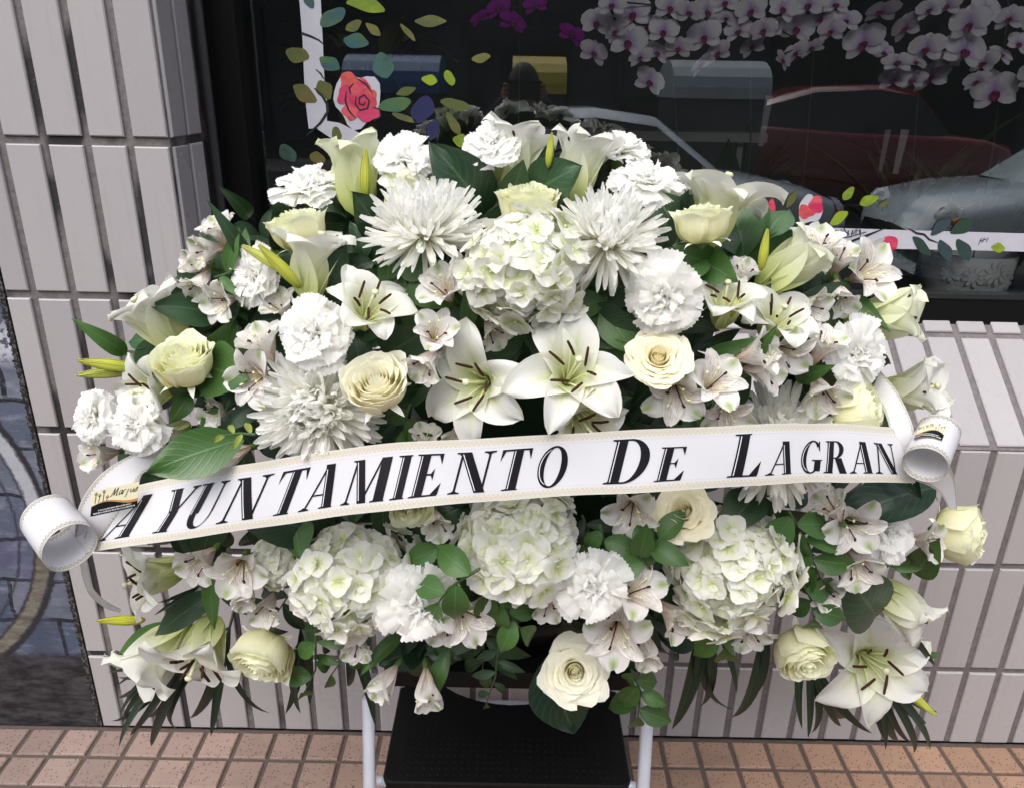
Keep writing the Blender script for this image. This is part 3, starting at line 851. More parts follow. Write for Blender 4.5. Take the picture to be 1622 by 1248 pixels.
def hydrangea_kind(seed, N=92, sx=1.0, sy=1.0):
    rg = np.random.default_rng(seed)
    parts = []
    for i in range(N):
        z = 1 - (i + 0.5) / N * 1.45
        a = i * GA + rg.uniform(-.15, .15)
        q = math.sqrt(max(0, 1 - z * z))
        n = Vector((q * math.cos(a), q * math.sin(a), z))
        lump = 1 + 0.10 * math.sin(3 * a + seed) * q + 0.07 * math.sin(6 * z + seed + a)
        rr = (0.82 + rg.uniform(-.13, .12)) * lump
        n2 = (n + Vector((rg.uniform(-.35, .35), rg.uniform(-.35, .35), rg.uniform(-.25, .3)))).normalized()
        R = n2.to_track_quat('Z', 'Y').to_matrix().to_4x4()
        p = Vector((n.x * rr * sx, n.y * rr * sy, n.z * rr * 0.85))
        parts.append(('floret', FLORETS[int(rg.integers(0, 9))], Matrix.Translation(p) @ R @ RZ(rg.uniform(0, 6.3)) @ SC(rg.uniform(0.72, 1.22)), []))
    parts.append(('core', HCORE, SC3(sx, sy, 0.85) @ SC(0.95), []))
    return parts

# ---- leaves
def leaf_mesh(name, W, peak, droop, fold, wav, mat, seed=0, nu=9, nv=4, p=0.9):
    P = [(0.0, 0.0), (0.33, 0.10), (0.66, 0.10 - droop * 0.35), (1.0, -droop)]
    return tepal(name, P, lil_w(W, peak, 0.10, p), mat, cup=(fold, fold * 0.6), ruf=wav, rfreq=3.0, ph=seed * 1.7, nu=nu, nv=nv, side=0.05 * math.sin(seed))
LEAF_OVATE = [leaf_mesh('leaf', 0.24, 0.42, 0.05 + 0.12 * k, 0.35, 0.03, M_LEAF, k) for k in range(4)]
LEAF_BROAD = [leaf_mesh('leaf', 0.30, 0.48, 0.05 + 0.12 * k, 0.25, 0.04, M_LEAFGLOSS, k, 11, 6) for k in range(3)]
LEAF_NARROW = [leaf_mesh('leaf', 0.13, 0.40, 0.05 + 0.15 * k, 0.4, 0.02, M_LEAF, k) for k in range(4)]
LEAF_BLADE = [leaf_mesh('leaf', 0.045, 0.34, 0.04 + 0.10 * k, 0.7, 0.0, M_BLADE, k, 9, 2, 0.7) for k in range(4)]

CORE = np.array([0.0, -0.24, 0.90])

def frame_at(px, py, Y, d, tilt, scale, roll, pivot):
    """matrix whose +Z faces the camera tipped by `tilt` degrees towards image direction d"""
    P = at(px, py, Y)
    toc = CAM - P; toc /= np.linalg.norm(toc)
    a = _A - toc * (_A @ toc); a /= np.linalg.norm(a)
    b = _B - toc * (_B @ toc) - a * (_B @ a); b /= np.linalg.norm(b)
    dd = np.array(d, float); ln = np.linalg.norm(dd)
    dd = dd / ln if ln > 0 else dd
    t = math.radians(tilt)
    n = toc * math.cos(t) + (a * dd[0] + b * dd[1]) * math.sin(t)
    n /= np.linalg.norm(n)
    x = a - n * (a @ n)
    if np.linalg.norm(x) < 0.2: x = b - n * (b @ n)
    x /= np.linalg.norm(x)
    y = np.cross(n, x)
    M = Matrix([[x[i], y[i], n[i], P[i]] for i in range(3)] + [[0, 0, 0, 1]])
    return M @ RZ(roll) @ SC(scale) @ TR(0, 0, -pivot)

def dome(px, py):
    e = ((px - 810) / 720.0) ** 2 + ((py - 680) / 500.0) ** 2
    return -0.30 - 0.30 * math.sqrt(max(0.0, 1 - 0.85 * e))

def build(name, label, cat, group, kind, M, color=(1, 1, 1)):
    root = empty(name, label, cat, M, group)
    for pt in kind:
        nm = pt[0]
        o = obj(nm.lstrip('*'), pt[1], root, pt[2], color)
        if nm[0] == '*': stuff(o)
        for sp in pt[3]:
            obj(sp[0], sp[1], o, sp[2], color)
    return root

def add_stem(root, rad=0.003, length=0.16, end=None, mat=None):
    M = root.matrix_local.copy()
    base = np.array(M.translation)
    nrm = np.array((M.to_3x3() @ Vector((0, 0, 1))).normalized())
    tgt = CORE if end is None else np.asarray(end, float)
    v = tgt - base
    L = min(length, np.linalg.norm(v))
    e = base + v / np.linalg.norm(v) * L
    c = base - nrm * L * 0.45
    Mi = M.inverted()
    pts = []
    for s in np.linspace(0, 1, 6):
        p = (1 - s) ** 2 * base + 2 * s * (1 - s) * c + s * s * e
        pts.append(np.array(Mi @ Vector(p)))
    sc = M.to_scale()[0]
    return obj('stem', MB().tube(pts, rad / sc, 6).mesh('stem', mat or M_STEM, True), root)

ROSES = {'open': [rose_kind(1.0, 3), rose_kind(0.9, 4)], 'cup': [rose_kind(0.16, 5), rose_kind(0.26, 6)], 'bud': [rose_kind(0.08, 7)]}
LILIES = {'open': [lily_kind(0.95, 11), lily_kind(0.82, 12)], 'half': [lily_kind(0.55, 13), lily_kind(0.62, 14)], 'trumpet': [lily_kind(0.14, 15), lily_kind(0.24, 16), lily_kind(0.20, 17)]}
BUDS = [bud_kind(21), bud_kind(22)]
ALS = {'open': [als_kind(0.9, 31), als_kind(0.8, 32), als_kind(0.7, 33)], 'half': [als_kind(0.5, 34), als_kind(0.42, 35)], 'closed': [als_kind(0.22, 36)]}
CARNS = [carnation_kind(41), carnation_kind(42), carnation_kind(43)]
CHRYS = [chrys_kind(51), chrys_kind(52)]
KEXT = {'rose': 1.02, 'lily': 1.05, 'als': 0.95, 'carnation': 1.05, 'chrys': 1.06, 'hyd': 1.03, 'bud': 1.0}
# ================================================================== the funeral spray
def place(kind, fam, px, py, dia, d, tilt, label, fwd=0.0, color=(1, 1, 1), roll=None, stem=0.16):
    Y = dome(px, py) - fwd
    P = at(px, py, Y)
    dia = dia * ({'open': 1.16, 'half': 1.32, 'trumpet': 1.52}[fam] if kind == 'lily' else {'als': 1.28, 'carnation': 1.10, 'chrys': 1.04, 'hyd': 1.07, 'rose': 0.98 if fam == 'open' else 1.30}.get(kind, 1.0))
    s = dia * 0.5 * mpp(P) / KEXT[kind]
    roll = rnd(0, 6.28) if roll is None else roll
    pv = {'rose': 0.5, 'lily': 0.6, 'als': 0.7, 'carnation': 0.5, 'chrys': 0.3, 'hyd': 0.0, 'bud': 0.0}[kind]
    if kind == 'rose': kd, nm, cat, grp = random.choice(ROSES[fam]), 'rose', 'rose', 'cream roses in the spray'
    elif kind == 'lily': kd, nm, cat, grp = random.choice(LILIES[fam]), 'lily', 'lily', 'white lilies in the spray'
    elif kind == 'als': kd, nm, cat, grp = random.choice(ALS[fam]), 'alstroemeria', 'alstroemeria', 'white alstroemerias in the spray'
    elif kind == 'carnation': kd, nm, cat, grp = random.choice(CARNS), 'carnation', 'carnation', 'white carnations in the spray'
    elif kind == 'chrys': kd, nm, cat, grp = random.choice(CHRYS), 'chrysanthemum', 'chrysanthemum', 'white chrysanthemums in the spray'
    elif kind == 'hyd': kd, nm, cat, grp = fam, 'hydrangea', 'hydrangea', 'white hydrangeas in the spray'
    else: kd, nm, cat, grp = random.choice(BUDS), 'lily_bud', 'lily bud', 'closed lily buds in the spray'
    M = frame_at(px, py, Y, d, tilt, s, roll, pv)
    if kind == 'bud':
        M = M @ SC3(0.92, 0.92, 1.0)
    root = build(nm, label, cat, grp, kd, M, color)
    if stem:
        add_stem(root, 0.0032 if kind != 'als' else 0.0018, stem)
    return root

CRM, GRN, WRM = (1.0, 1.0, 1.02), (0.98, 1.0, 0.93), (1.01, 0.985, 0.93)
# ---- hydrangeas
place('hyd', hydrangea_kind(61, 98, 1.08, 0.92), 830, 428, 190, (0, -1), 18, 'round white hydrangea head in the upper middle, below a cream rose', 0.03, roll=0.0)
place('hyd', hydrangea_kind(62, 98, 1.0, 0.92), 826, 862, 186, (0, 1), 6, 'white hydrangea head in the middle just under the ribbon', 0.0, roll=0.3)
place('hyd', hydrangea_kind(63, 110, 1.18, 0.96), 560, 915, 176, (-0.3, 1), 12, 'wide white hydrangea head below the ribbon, left of centre', 0.02, roll=0.1)
place('hyd', hydrangea_kind(64, 70, 0.8, 1.0), 440, 888, 88, (-1, 0.3), 22, 'small white hydrangea lobe left of the wide hydrangea under the ribbon', 0.0, roll=0.1)
place('hyd', hydrangea_kind(65, 104, 1.08, 0.96), 1157, 902, 188, (0.3, 1), 10, 'white hydrangea head below the ribbon, right of centre', 0.02, roll=0.4)
# ---- chrysanthemums
place('chrys', 0, 670, 352, 192, (-0.1, -1), 62, 'white chrysanthemum seen from the side, upper left of the top hydrangea', 0.02)
place('chrys', 0, 966, 368, 178, (0.25, -1), 42, 'white chrysanthemum right of the top hydrangea', 0.04)
place('chrys', 0, 498, 652, 202, (-0.4, 0.15), 22, 'big white chrysanthemum with yellowish centre on the left above the ribbon', 0.03)
place('chrys', 0, 1232, 700, 196, (0.1, -1), 14, 'white chrysanthemum half hidden behind the right part of the ribbon', -0.02)
# ---- roses
place('rose', 'cup', 836, 326, 112, (0, -1), 76, 'cream rose at the top, behind the upper hydrangea', 0.0, GRN)
place('rose', 'cup', 474, 362, 100, (-0.2, -1), 84, 'greenish cream rose upper left, behind a lily and its bud', 0.02, GRN)
place('rose', 'cup', 1110, 354, 98, (-0.1, -1), 84, 'cream rose upper right in front of a tall open lily', 0.06, GRN)
place('rose', 'cup', 292, 574, 106, (-0.35, -1), 56, 'greenish cream rose on the left between two lilies', 0.05, GRN)
place('rose', 'cup', 597, 610, 112, (-0.2, -0.6), 36, 'cream half open rose right of the big left chrysanthemum', 0.06, CRM)
place('rose', 'open', 1043, 565, 108, (0.15, -0.6), 22, 'warm cream open rose right of the central lily', 0.05, WRM)
place('rose', 'open', 1082, 808, 98, (-0.2, -0.3), 16, 'warm cream open rose directly below the ribbon, above the right hydrangea', 0.02, WRM)
place('rose', 'open', 911, 1064, 106, (0, 0.4), 12, 'fully open cream rose at the bottom in front of the black stool', 0.06, CRM)
place('rose', 'cup', 418, 1038, 108, (-0.35, 1), 72, 'greenish cream rose hanging at the lower left beside drooping lilies', 0.04, GRN)
place('rose', 'cup', 1272, 1032, 106, (0.35, 1), 58, 'greenish cream rose at the lower right beside an open lily', 0.05, GRN)
place('rose', 'cup', 1520, 843, 108, (1, 0.15), 82, 'greenish cream rose standing out at the far right edge', 0.03, GRN)
place('rose', 'bud', 1356, 652, 108, (1, -0.2), 75, 'cream rose lying sideways behind the right end of the ribbon', 0.03, GRN)
place('rose', 'cup', 650, 796, 84, (0, 1), 40, 'cream rose peeking out under the ribbon, left of the middle hydrangea', -0.01, GRN)
# ---- carnations
place('carnation', 0, 486, 297, 96, (-0.2, -1), 66, 'white carnation at the upper left edge, above a greenish rose', 0.0)
place('carnation', 0, 642, 254, 88, (-0.1, -1), 42, 'white carnation at the top left beside a pale lily bud', 0.01)
place('carnation', 0, 778, 230, 84, (-0.3, -1), 48, 'topmost white carnation, left of the two highest lilies', 0.01)
place('carnation', 0, 981, 236, 86, (0.1, -1), 72, 'white carnation seen from the side at the top right of centre', -0.02)
place('carnation', 0, 1026, 288, 98, (0.2, -1), 62, 'white carnation above the right chrysanthemum, lower of a pair', 0.02)
place('carnation', 0, 402, 438, 84, (-1, -0.2), 52, 'white carnation on the upper left edge beside a green lily bud', 0.0)
place('carnation', 0, 497, 528, 106, (-0.5, -0.2), 26, 'white carnation left of the half open lily with brown stamens', 0.04)
place('carnation', 0, 1052, 470, 112, (-0.1, 0.2), 16, 'white carnation below the right chrysanthemum, above the warm rose', 0.05)
place('carnation', 0, 1358, 560, 98, (0.8, 0.1), 42, 'white carnation on the right edge below a yellowish lily', 0.03)
place('carnation', 0, 148, 660, 80, (-1, -0.1), 62, 'white carnation farthest out on the left edge', 0.0)
place('carnation', 0, 216, 670, 86, (-0.9, 0.1), 44, 'white carnation right beside the outermost left carnation', 0.03)
place('carnation', 0, 660, 952, 112, (-0.1, 0.6), 22, 'white carnation right of the wide left hydrangea, under the ribbon', 0.07)
place('carnation', 0, 935, 926, 104, (0, 0.6), 20, 'white carnation between the middle and right hydrangeas', 0.06)
place('carnation', 0, 1405, 840, 88, (0.8, 0), 40, 'white carnation on the right, left of the outermost rose', 0.03)
# ---- lilies
place('lily', 'open', 905, 588, 178, (0.15, -0.35), 24, 'large open white lily in the centre with brown anthers', 0.06, roll=0.25)
place('lily', 'open', 752, 608, 170, (-0.5, 0.1), 30, 'large open white lily just left of the central one', 0.03, roll=0.5)
place('lily', 'half', 920, 668, 150, (0.35, 0.6), 52, 'open white lily right above the ribbon, petal resting on it', 0.045, roll=0.1)
place('lily', 'half', 584, 488, 142, (0.25, -0.6), 38, 'half open cream lily with dark stamens above the left rose', 0.04, roll=0.8)
place('lily', 'trumpet', 497, 412, 150, (0.15, -1), 82, 'pale trumpet lily opening upward in front of the upper left rose', 0.03)
place('lily', 'trumpet', 562, 276, 156, (-0.15, -1), 102, 'pale yellow trumpet lily seen from behind at the top left', -0.01, (0.95, 0.97, 0.80))
place('lily', 'trumpet', 640, 322, 120, (0.3, -1), 98, 'yellowish trumpet lily under the top left carnation', -0.01, (0.95, 0.97, 0.80))
place('lily', 'trumpet', 815, 248, 150, (0.25, -1), 92, 'white lily behind the topmost carnation, petal curling over', -0.02)
place('lily', 'trumpet', 920, 262, 148, (0.2, -1), 96, 'white lily at the top right of centre beside a green bud', -0.02)
place('lily', 'half', 1138, 322, 186, (0.25, -1), 94, 'tall open white lily at the upper right behind a rose', 0.0)
place('lily', 'trumpet', 1252, 420, 140, (0.8, -0.6), 96, 'yellowish lily pointing right at the upper right edge', 0.02, (0.95, 0.97, 0.84))
place('lily', 'half', 1148, 478, 132, (0.15, -1), 58, 'white lily with upright brown stamens right of a carnation', 0.03)
place('lily', 'half', 1232, 506, 128, (0.4, -0.7), 55, 'white lily among alstroemerias in the right half', 0.02)
place('lily', 'trumpet', 1404, 502, 148, (1, -0.1), 92, 'yellowish lily at the right edge above a carnation', 0.02, (0.95, 0.97, 0.84))
place('lily', 'trumpet', 250, 504, 150, (-0.6, -0.8), 88, 'white lily at the left edge above the greenish rose', 0.0)
place('lily', 'half', 238, 622, 130, (-0.8, 0.2), 58, 'white lily on the left behind the rose, dark stamens showing', -0.01)
place('lily', 'trumpet', 1440, 618, 140, (1, -0.15), 74, 'white lily with black stamens sticking out above the right ribbon roll', 0.0)
place('lily', 'half', 236, 912, 150, (-1, 0.35), 84, 'pale lily at the left under the ribbon with rust stamens', 0.02)
place('lily', 'half', 318, 1035, 165, (-0.25, 1), 80, 'drooping white lily at the lower left with rust anthers', 0.05)
place('lily', 'trumpet', 250, 1036, 155, (-0.65, 0.85), 82, 'drooping lily farthest out at the lower left corner', 0.02)
place('lily', 'open', 1382, 1052, 168, (0.45, 0.5), 34, 'open white lily at the lower right corner with dark anthers', 0.05, roll=0.4)
place('lily', 'trumpet', 1432, 962, 130, (0.8, 0.75), 92, 'white lily at the right edge above the lower right open lily', 0.02)
place('lily', 'trumpet', 275, 690, 80, (-0.5, 0.5), 60, 'white lily tucked behind the left end of the ribbon', -0.03)
# ---- lily buds
def bud(px, py, L, d, label, fwd=0.0, tilt=86, color=(1, 1, 1)):
    return place('bud', 0, px, py, L, d, tilt, label, fwd, color)
bud(871, 240, 54, (0.1, -1), 'green lily bud standing upright at the very top', 0.03)
bud(446, 424, 92, (-0.75, -0.8), 'green lily bud leaning left beside the upper left rose', 0.05)
bud(424, 412, 84, (-0.85, -0.5), 'pale lily bud behind the leaning green bud at upper left', 0.03, 86, (1.3, 1.3, 2.2))
bud(172, 578, 84, (-1, -0.15), 'upper yellow green lily bud pointing out at the left edge', 0.02)
bud(168, 590, 82, (-1, 0.1), 'lower pale lily bud of the pair pointing left', 0.01, 86, (1.25, 1.25, 1.8))
bud(1210, 398, 66, (0.1, -1), 'yellow lily bud upright at the upper right edge', 0.05)
bud(1165, 488, 34, (0.5, -1), 'small green lily bud right of the upright brown stamens', 0.05)
bud(194, 982, 70, (-1, 0.02), 'yellow lily bud pointing left at the lower left edge', 0.03, 86, (1.1, 1.05, 0.7))
bud(1452, 1106, 66, (0.75, 0.8), 'yellow green lily bud pointing down at the lower right corner', 0.02)
bud(579, 278, 76, (0.05, -1), 'yellow lily bud in front of the pale trumpet lily, top left', 0.02)
# ---- alstroemerias
ALST = [
 ('half', 352, 368, 78, (-0.4, -0.9), 70, 'white alstroemeria at the upper left edge, uppermost of its cluster', 0.0),
 ('half', 330, 396, 74, (-1, 0.1), 66, 'white alstroemeria at the upper left edge, lower of its cluster', 0.01),
 ('closed', 312, 418, 66, (-1, -0.3), 72, 'greenish closed alstroemeria at the upper left edge', 0.0),
 ('half', 318, 450, 72, (-0.5, 0.8), 66, 'white alstroemeria hanging above the left edge lily', 0.0),
 ('open', 704, 458, 84, (-0.3, -0.5), 42, 'pinkish alstroemeria left of the top hydrangea', 0.03),
 ('open', 690, 528, 78, (0.1, -0.4), 30, 'striped alstroemeria above the left central lily, middle of three', 0.04),
 ('half', 676, 574, 80, (-0.6, 0.7), 52, 'drooping alstroemeria above the left central lily, lowest of three', 0.04),
 ('half', 780, 526, 66, (0.2, 0.3), 48, 'pink streaked alstroemeria just under the top hydrangea', 0.0),
 ('half', 418, 548, 92, (-0.3, -0.7), 60, 'white alstroemeria left of the carnation by the half open lily', 0.02),
 ('open', 402, 598, 84, (-0.7, 0.2), 42, 'white alstroemeria left above the big left chrysanthemum', 0.03),
 ('open', 1070, 622, 96, (0.1, 0.6), 36, 'striped alstroemeria below the warm rose', 0.04),
 ('open', 1130, 606, 92, (0.2, -0.2), 34, 'striped alstroemeria right of the warm rose', 0.05),
 ('half', 1196, 560, 92, (0.9, -0.2), 66, 'pink tinged alstroemeria pointing right, right of the warm rose', 0.04),
 ('half', 1208, 588, 88, (0.9, 0.2), 64, 'pink tinged alstroemeria pointing right, lower of a pair', 0.03),
 ('half', 1296, 392, 88, (0.2, -1), 64, 'white alstroemeria at the upper right edge next to a yellow bud', 0.01),
 ('open', 1374, 432, 92, (0.8, -0.4), 48, 'striped white alstroemeria farthest out at the upper right edge', 0.01),
 ('half', 1330, 412, 74, (0.3, -0.8), 60, 'white alstroemeria between two others on the upper right edge', 0.0),
 ('half', 1302, 548, 84, (0.4, -0.9), 62, 'pink based alstroemeria left of the right edge carnation', 0.03),
 ('half', 1300, 622, 92, (0.3, 0.8), 56, 'striped alstroemeria behind the ribbon, right of the hidden chrysanthemum', 0.02),
 ('open', 1240, 560, 86, (0.4, 0.4), 44, 'white alstroemeria in the right cluster above the hidden chrysanthemum', 0.03),
 ('open', 378, 900, 92, (-0.2, 0.5), 34, 'striped alstroemeria below the ribbon left of the small hydrangea', 0.05),
 ('half', 318, 888, 84, (-0.5, 0.5), 52, 'white alstroemeria below the ribbon above the drooping lilies', 0.03),
 ('closed', 388, 938, 72, (0, 1), 66, 'white alstroemeria hanging under the striped one at lower left', 0.05),
 ('open', 1004, 932, 94, (0.3, -0.2), 32, 'striped alstroemeria right of the lower middle carnation', 0.06),
 ('open', 976, 1002, 98, (-0.1, 0.6), 34, 'striped alstroemeria above right of the bottom open rose', 0.06),
 ('half', 1068, 976, 88, (0.6, 0.6), 60, 'white alstroemeria under the right hydrangea', 0.04),
 ('closed', 1026, 1030, 76, (0.1, 1), 62, 'green tipped alstroemeria hanging under the right cluster', 0.05),
 ('open', 738, 976, 84, (0.3, 0.3), 40, 'white alstroemeria right of the lower left carnation', 0.07),
 ('half', 700, 990, 70, (-0.2, 0.6), 44, 'white alstroemeria tucked under the lower left carnation', 0.06),
 ('closed', 610, 1080, 78, (-0.6, 0.9), 70, 'white alstroemeria hanging low on the left of the stool', 0.05),
 ('closed', 676, 1092, 84, (0.1, 1), 70, 'white alstroemeria hanging low in front of the stool, beside a long leaf', 0.05),
 ('open', 1350, 832, 86, (0.2, 0.2), 38, 'striped alstroemeria left of the right lower carnation', 0.04),
 ('half', 1320, 804, 74, (-0.3, -0.6), 50, 'pale yellow alstroemeria below the ribbon at the right', 0.03),
 ('half', 1356, 894, 90, (0.2, 0.6), 50, 'white alstroemeria under the right lower carnation', 0.04),
 ('half', 1466, 856, 74, (0.8, 0.2), 60, 'white alstroemeria between the right carnation and the outermost rose', 0.01),
 ('open', 1000, 808, 84, (-0.1, 0.4), 40, 'white alstroemeria under the ribbon left of the warm rose', 0.0),
 ('closed', 366, 720, 80, (-0.9, 0.4), 72, 'closed white alstroemeria behind the ribbon right of the big green leaf', 0.02),
 ('half', 160, 720, 74, (-1, 0.2), 60, 'white alstroemeria under the two outermost left carnations', -0.01),
 ('half', 672, 694, 60, (0.1, -0.9), 52, 'small white alstroemeria peeking above the ribbon left of the lilies', 0.0),
 ('half', 738, 690, 84, (-0.3, 0.5), 50, 'white alstroemeria under the left central lily at the ribbon', 0.0),
 ('half', 1330, 470, 78, (0.2, 0.8), 56, 'white alstroemeria under the outermost upper right one', 0.01),
 ('half', 446, 486, 70, (-0.4, -0.6), 56, 'white alstroemeria above the carnation left of the half open lily', -0.01),
 ('open', 352, 478, 72, (-0.8, 0.2), 48, 'white alstroemeria left of the leaning green bud', -0.01),
 ('half', 1176, 436, 66, (0.3, -0.8), 58, 'white alstroemeria between the upper right rose and the upright yellow bud', 0.0),
 ('half', 1282, 486, 76, (0.6, 0.2), 54, 'white alstroemeria below the yellowish lily of the upper right', 0.01),
 ('open', 1150, 652, 74, (0.1, 0.5), 40, 'white alstroemeria just above the ribbon left of the hidden chrysanthemum', 0.0),
 ('half', 344, 648, 72, (-0.6, 0.3), 54, 'white alstroemeria between the left greenish rose and the big chrysanthemum', -0.01),
 ('half', 424, 962, 72, (-0.3, 0.8), 54, 'white alstroemeria above the lower left rose', 0.03),
 ('half', 1302, 936, 70, (0.5, 0.5), 52, 'white alstroemeria above the lower right rose', 0.02),
 ('half', 1186, 1000, 74, (0.2, 0.9), 58, 'white alstroemeria hanging under the right hydrangea beside the palm blades', 0.03),
 ('half', 566, 1020, 70, (-0.2, 0.9), 56, 'white alstroemeria hanging under the wide left hydrangea', 0.03),
 ('half', 868, 958, 66, (-0.1, 0.8), 50, 'white alstroemeria under the middle hydrangea', 0.03),
 ('half', 692, 828, 70, (0.1, 0.6), 46, 'white alstroemeria under the ribbon between the two left hydrangeas', 0.0),
 ('half', 668, 282, 78, (0.6, -0.6), 60, 'white alstroemeria right of the top left carnation', -0.01),
]
for (fam, px, py, dia, d, tl, lab, fw) in ALST:
    place('als', fam, px, py, dia, d, tl, lab, fw, (1, 0.99, 0.97), stem=0.14)

# ---- single large leaves: (px base) -> (px tip)
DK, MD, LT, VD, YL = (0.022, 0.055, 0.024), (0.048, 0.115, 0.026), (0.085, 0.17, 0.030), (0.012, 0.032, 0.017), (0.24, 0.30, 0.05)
def leaf_between(parent_or_none, mset, b, t, Yb, Yt, color, wscale=1.0, face=0.0, name='leaf'):
    """leaf from image point b to t; its upper side is turned to the camera, rolled by `face`"""
    B, T = at(*b, Yb), at(*t, Yt)
    x = T - B; L = np.linalg.norm(x); x /= L
    toc = CAM - (B + T) / 2; toc /= np.linalg.norm(toc)
    z = toc - x * (toc @ x); z /= np.linalg.norm(z)
    y = np.cross(z, x)
    c, s = math.cos(face), math.sin(face)
    y, z = c * y + s * z, c * z - s * y
    M = Matrix([[x[i] * L, y[i] * L * wscale, z[i] * L, B[i]] for i in range(3)] + [[0, 0, 0, 1]])
    me = random.choice(mset)
    return obj(name, me, parent_or_none, M, color)

BIG = [
 (LEAF_BROAD, (772, 342), (702, 236), DK, 1.0, 0.15, 'dark glossy broad leaf pointing up left at the top of the spray'),
 (LEAF_BROAD, (836, 312), (918, 264), DK, 1.1, -0.2, 'dark glossy leaf pointing right behind the top rose'),
 (LEAF_OVATE, (806, 330), (828, 258), DK, 1.0, 0.0, 'dark leaf standing between the two broad top leaves'),
 (LEAF_BROAD, (385, 694), (232, 748), MD, 0.85, 0.1, 'large bright green leaf lying over the left end of the ribbon'),
 (LEAF_BROAD, (600, 372), (572, 310), DK, 1.0, 0.4, 'dark round leaf left of the upper left chrysanthemum'),
 (LEAF_OVATE, (352, 498), (246, 478), DK, 1.1, 0.2, 'dark leaf at the left edge behind the upper left alstroemerias'),
 (LEAF_BROAD, (1386, 978), (1338, 912), (0.02, 0.052, 0.024), 1.0, 0.35, 'dark shiny round leaf above the lower right open lily'),
 (LEAF_BROAD, (868, 1040), (902, 1166), VD, 1.25, 0.1, 'dark broad leaf hanging under the bottom rose'),
 (LEAF_OVATE, (325, 580), (390, 600), MD, 1.6, 0.0, 'bright green ivy shaped leaf right of the left greenish rose'),
 (LEAF_OVATE, (300, 640), (372, 548), MD, 1.2, 0.3, 'green leaf behind the left greenish rose'),
 (LEAF_OVATE, (506, 470), (530, 424), DK, 1.4, 0.0, 'pointed green leaf left of the half open lily'),
 (LEAF_NARROW, (200, 560), (146, 525), MD, 1.2, 0.0, 'narrow green leaf above the pair of left edge buds'),
 (LEAF_NARROW, (395, 345), (372, 310), DK, 1.2, 0.3, 'narrow dark leaf standing at the upper left edge'),
 (LEAF_NARROW, (392, 420), (362, 350), DK, 0.9, 0.3, 'long narrow leaf crossing the upper left alstroemerias'),
 (LEAF_BROAD, (1480, 772), (1330, 812), VD, 0.7, 0.3, 'dark shiny leaf just under the right end of the ribbon'),
 (LEAF_OVATE, (1448, 908), (1486, 858), MD, 0.9, 0.1, 'green leaf in front of the outermost right rose'),
 (LEAF_OVATE, (1400, 690), (1450, 790), DK, 0.9, 0.3, 'dark leaf below the right ribbon roll'),
 (LEAF_NARROW, (640, 1000), (568, 1062), MD, 1.0, 0.2, 'green leaf hanging left of the low alstroemerias'),
 (LEAF_NARROW, (712, 1030), (662, 1132), MD, 1.1, 0.1, 'long bright leaf hanging in front of the stool'),
 (LEAF_NARROW, (260, 985), (178, 1058), MD, 1.4, 0.1, 'long bright leaf at the lower left under the yellow bud'),
 (LEAF_NARROW, (345, 935), (228, 1010), DK, 1.3, 0.1, 'long dark leaf at the lower left behind the yellow bud'),
 (LEAF_NARROW, (338, 890), (328, 1000), MD, 1.0, 0.2, 'narrow leaf hanging between the lower left lilies'),
 (LEAF_NARROW, (1410, 1040), (1488, 1036), MD, 1.3, 0.1, 'green leaf tip behind the lower right open lily'),
 (LEAF_OVATE, (930, 500), (1005, 540), DK, 1.5, 0.3, 'serrated dark leaf above the central lily'),
 (LEAF_OVATE, (700, 488), (752, 560), DK, 1.0, 0.2, 'dark leaf between the alstroemerias and the top hydrangea'),
 (LEAF_OVATE, (610, 560), (680, 520), DK, 1.2, 0.2, 'dark leaf right of the half open lily'),
 (LEAF_NARROW, (735, 520), (748, 455), MD, 0.9, 0.4, 'narrow leaf against the left side of the top hydrangea'),
 (LEAF_OVATE, (505, 846), (380, 800), DK, 1.1, 0.2, 'dark leaf below the ribbon above the small hydrangea'),
 (LEAF_OVATE, (470, 820), (470, 880), MD, 1.5, 0.2, 'green leaf between the two left hydrangeas'),
 (LEAF_OVATE, (1200, 780), (1150, 840), DK, 1.4, 0.2, 'dark lobed leaf above the right hydrangea'),
 (LEAF_OVATE, (1340, 500), (1270, 470), DK, 1.3, 0.2, 'dark leaf in the right cluster under the outer alstroemerias'),
 (LEAF_OVATE, (1290, 520), (1220, 500), DK, 1.2, 0.2, 'dark leaf behind the lily among the right alstroemerias'),
 (LEAF_NARROW, (1355, 470), (1388, 508), MD, 1.2, 0.1, 'green leaf curving down right of the upper right cluster'),
 (LEAF_NARROW, (1240, 440), (1190, 420), DK, 1.2, 0.1, 'dark leaf below the upright yellow bud'),
 (LEAF_NARROW, (1160, 600), (1230, 520), MD, 0.8, 0.3, 'narrow leaf among the pink tinged alstroemerias'),
 (LEAF_NARROW, (1120, 560), (1190, 548), MD, 1.0, 0.2, 'narrow leaf right of the warm rose'),
 (LEAF_NARROW, (1260, 600), (1320, 580), MD, 1.1, 0.1, 'green leaf left of the right edge carnation'),
 (LEAF_OVATE, (410, 560), (350, 640), DK, 1.2, 0.3, 'dark leaf left of the left alstroemerias'),
 (LEAF_OVATE, (440, 620), (360, 668), DK, 1.0, 0.3, 'dark leaf left of the big left chrysanthemum'),
 (LEAF_NARROW, (1130, 420), (1060, 396), MD, 1.6, 0.0, 'green leaf under the upper right rose'),
 (LEAF_OVATE, (1100, 400), (1075, 440), MD, 1.5, 0.0, 'round green leaf under the upper right rose'),
 (LEAF_OVATE, (1110, 410), (1150, 442), MD, 1.5, 0.1, 'green leaf left of the upright stamens'),
]
